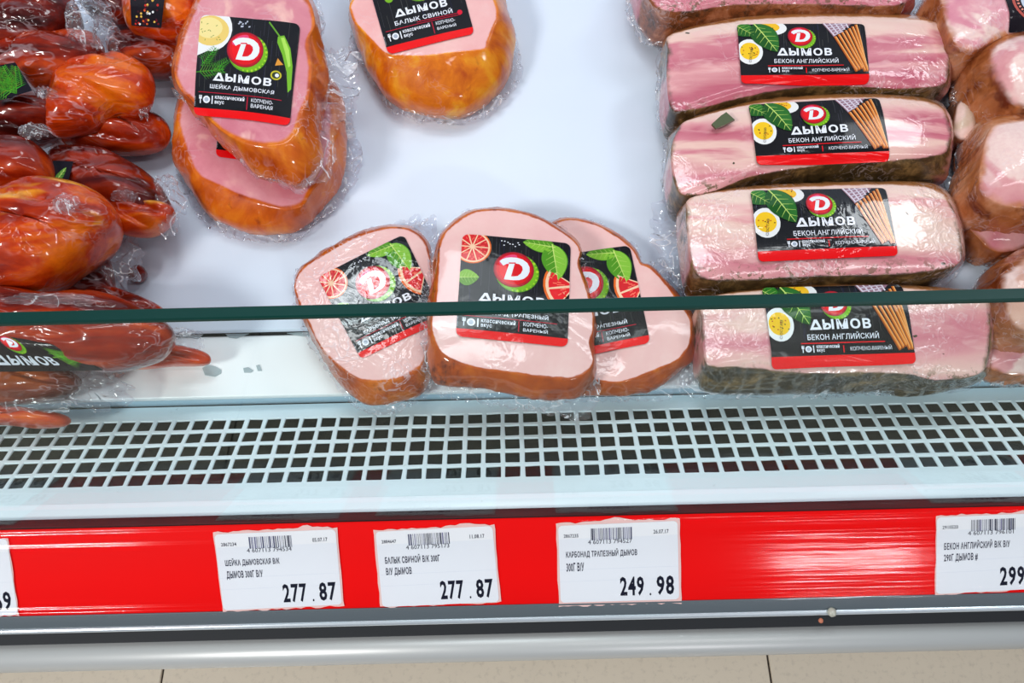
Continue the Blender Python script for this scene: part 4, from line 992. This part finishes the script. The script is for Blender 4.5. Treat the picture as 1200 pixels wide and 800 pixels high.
tE, bE = fillets('amber fillet pack with a dill label above the slim dark fillets, left side', [
    (140, 150, .014, k1([(200, 490), (300, 430), (400, 396), (480, 415), (570, 418), (607, 450), (614, 492), (580, 532), (480, 550), (300, 547), (200, 535), (150, 510)]), .015, .011, SM_M, 0, 0),
    (120, 110, .034, k1([(200, 300), (260, 250), (350, 220), (450, 208), (522, 238), (556, 290), (545, 365), (495, 402), (420, 400), (330, 455), (250, 478), (185, 484), (170, 420), (185, 350)]), .018, .014, SM_B2, 0, 0),
    (30, 140, .038, k1([(-140, 380), (0, 372), (150, 364), (214, 380), (205, 430), (110, 482), (0, 512), (-140, 525)]), .014, .02, SM_D2, 0, 0)], 75)
da = Art(1.3, 1, .03, srgb(24, 20, 30), 9)
for r_ in (70, 100, 125, 45, 85): da.sprig(.85, .05, .9, r_ + 20, 2, (70, 140, 40), n=12)
flat_label(da, Plane(10, 100, .060), [(-32, 82), (18, 73), (38, 106), (-20, 124)], .0, tE)
clump(tE, Plane(60, 112, .052), 56, 112, 12, 7, .006, 7.7); clump(tE, Plane(42, 155, .05), 42, 155, 20, 9, .005, 8.7)
clump(tE, Plane(172, 110, .030), 171, 112, 10, 28, .008, 9.2)
tG, bG = fillets('dark red fillet pack with film crumpled at its right tip, above the bright orange pack', [
    (130, 220, .022, k1([(190, 560), (260, 546), (380, 553), (470, 590), (550, 640), (600, 700), (612, 755), (562, 795), (450, 806), (330, 790), (230, 700), (185, 620)]), .020, .018, SM_D2, 0, 0),
    (20, 195, .044, k1([(-140, 540), (0, 514), (100, 508), (162, 545), (192, 600), (182, 655), (100, 675), (30, 695), (-140, 705)]), .016, .024, SM_M, 0, 0)], 77)
ga = Art(1, 1.3, .03, srgb(24, 20, 30), 12); ga.leaf(.2, .1, 1.1, .4, 60, srgb(60, 110, 40), srgb(90, 140, 60), 2)
flat_label(ga, Plane(72, 200, .042), [(62, 188), (86, 189), (78, 220), (60, 216)], 0, tG)
clump(tG, Plane(195, 245, .024), 196, 242, 22, 34, .010, 11.4); clump(tG, Plane(145, 232, .040), 148, 232, 16, 8, .006, 13)
tH, bH = fillets('bulky bright orange fillet pack with yellow fat, just above the glass edge', [
    (85, 315, .016, [(35, 336), (58, 310), (108, 282), (124, 294), (133, 325), (129, 342), (90, 348), (50, 346)], .014, .012, SM_D, 0, 0),
    (160, 250, .03, [(122, 240), (158, 234), (198, 240), (202, 252), (180, 268), (150, 272), (126, 264)], .008, .014, SM_B, 0, 0),
    (40, 275, .052, [(-60, 238), (0, 226), (50, 213), (100, 219), (130, 238), (136, 262), (110, 286), (70, 316), (40, 333), (0, 337), (-60, 330)], .020, .03, SM_B, 0, 0),
    (160, 321, .008, [(150, 324), (156, 314), (165, 311), (171, 319), (163, 328), (154, 329)], .005, .006, SM_D, 0, 0)], 79)
clump(tH, Plane(143, 310, .016), 143, 308, 27, 36, .012, 15.2); clump(tH, Plane(75, 238, .074), 78, 240, 16, 12, .004, 16.2)
tJ, bJ = fillets('long red fillet pack with a curved black label, behind the glass edge', [
    (190, 415, .010, [(125, 424), (150, 406), (200, 404), (236, 411), (247, 419), (241, 427), (200, 428), (150, 432)], .007, .007, SM_B2, 0, 0),
    (170, 355, .022, [(90, 350), (120, 336), (160, 346), (192, 362), (180, 372), (110, 372)], .010, .012, SM_M2, 0, 0),
    (70, 385, .046, [(-70, 350), (0, 338), (60, 346), (120, 344), (165, 360), (202, 384), (196, 408), (170, 422), (120, 431), (60, 426), (0, 424), (-70, 420)], .018, .026, SM_M, 0, 0)], 81)
ja = Art(1.6, .55, .02, srgb(30, 16, 22), 13); ja.emblem(.66, .36, .15, 3); brand_text(ja, .28, .05, .78, .10); ja.sprig(1.1, .14, .4, 5, 3, (110, 170, 50), n=14, spread=70); ja.sprig(1.12, .2, .35, -12, 3, (90, 150, 40), n=12, spread=60)
# the label bends over the near side of the fillet
flat_label(ja, Plane(50, 426, .0475, 0, -1.0), [(-40, 388), (52, 396), (122, 434), (-40, 436)], .0045, tJ, curve=.0035)
clump(tJ, Plane(215, 398, .012), 212, 400, 26, 16, .006, 21); clump(tJ, Plane(30, 345, .066), 60, 352, 60, 8, .004, 22)
tL, bL = fillets('brownish fillet pack lowest on the left, overhanging the air grille', [
    (30, 485, .012, [(-60, 474), (0, 474), (50, 481), (76, 486), (83, 492), (74, 499), (40, 501), (0, 497), (-60, 494)], .010, .008, SM_B2, 0, 0),
    (30, 448, .022, [(-60, 430), (0, 426), (60, 428), (88, 438), (93, 447), (82, 458), (40, 468), (0, 472), (-60, 474)], .012, .016, smoked('smoked_brown', [srgb(90, 22, 6), srgb(140, 52, 14), srgb(186, 88, 26)], 63.3, .7, .3), 0, 0)], 83)
clump(tL, Plane(120, 460, .012), 118, 458, 40, 24, .010, 25.5, rot=-12); clump(tL, Plane(50, 474, .022), 50, 474, 46, 9, .004, 27)
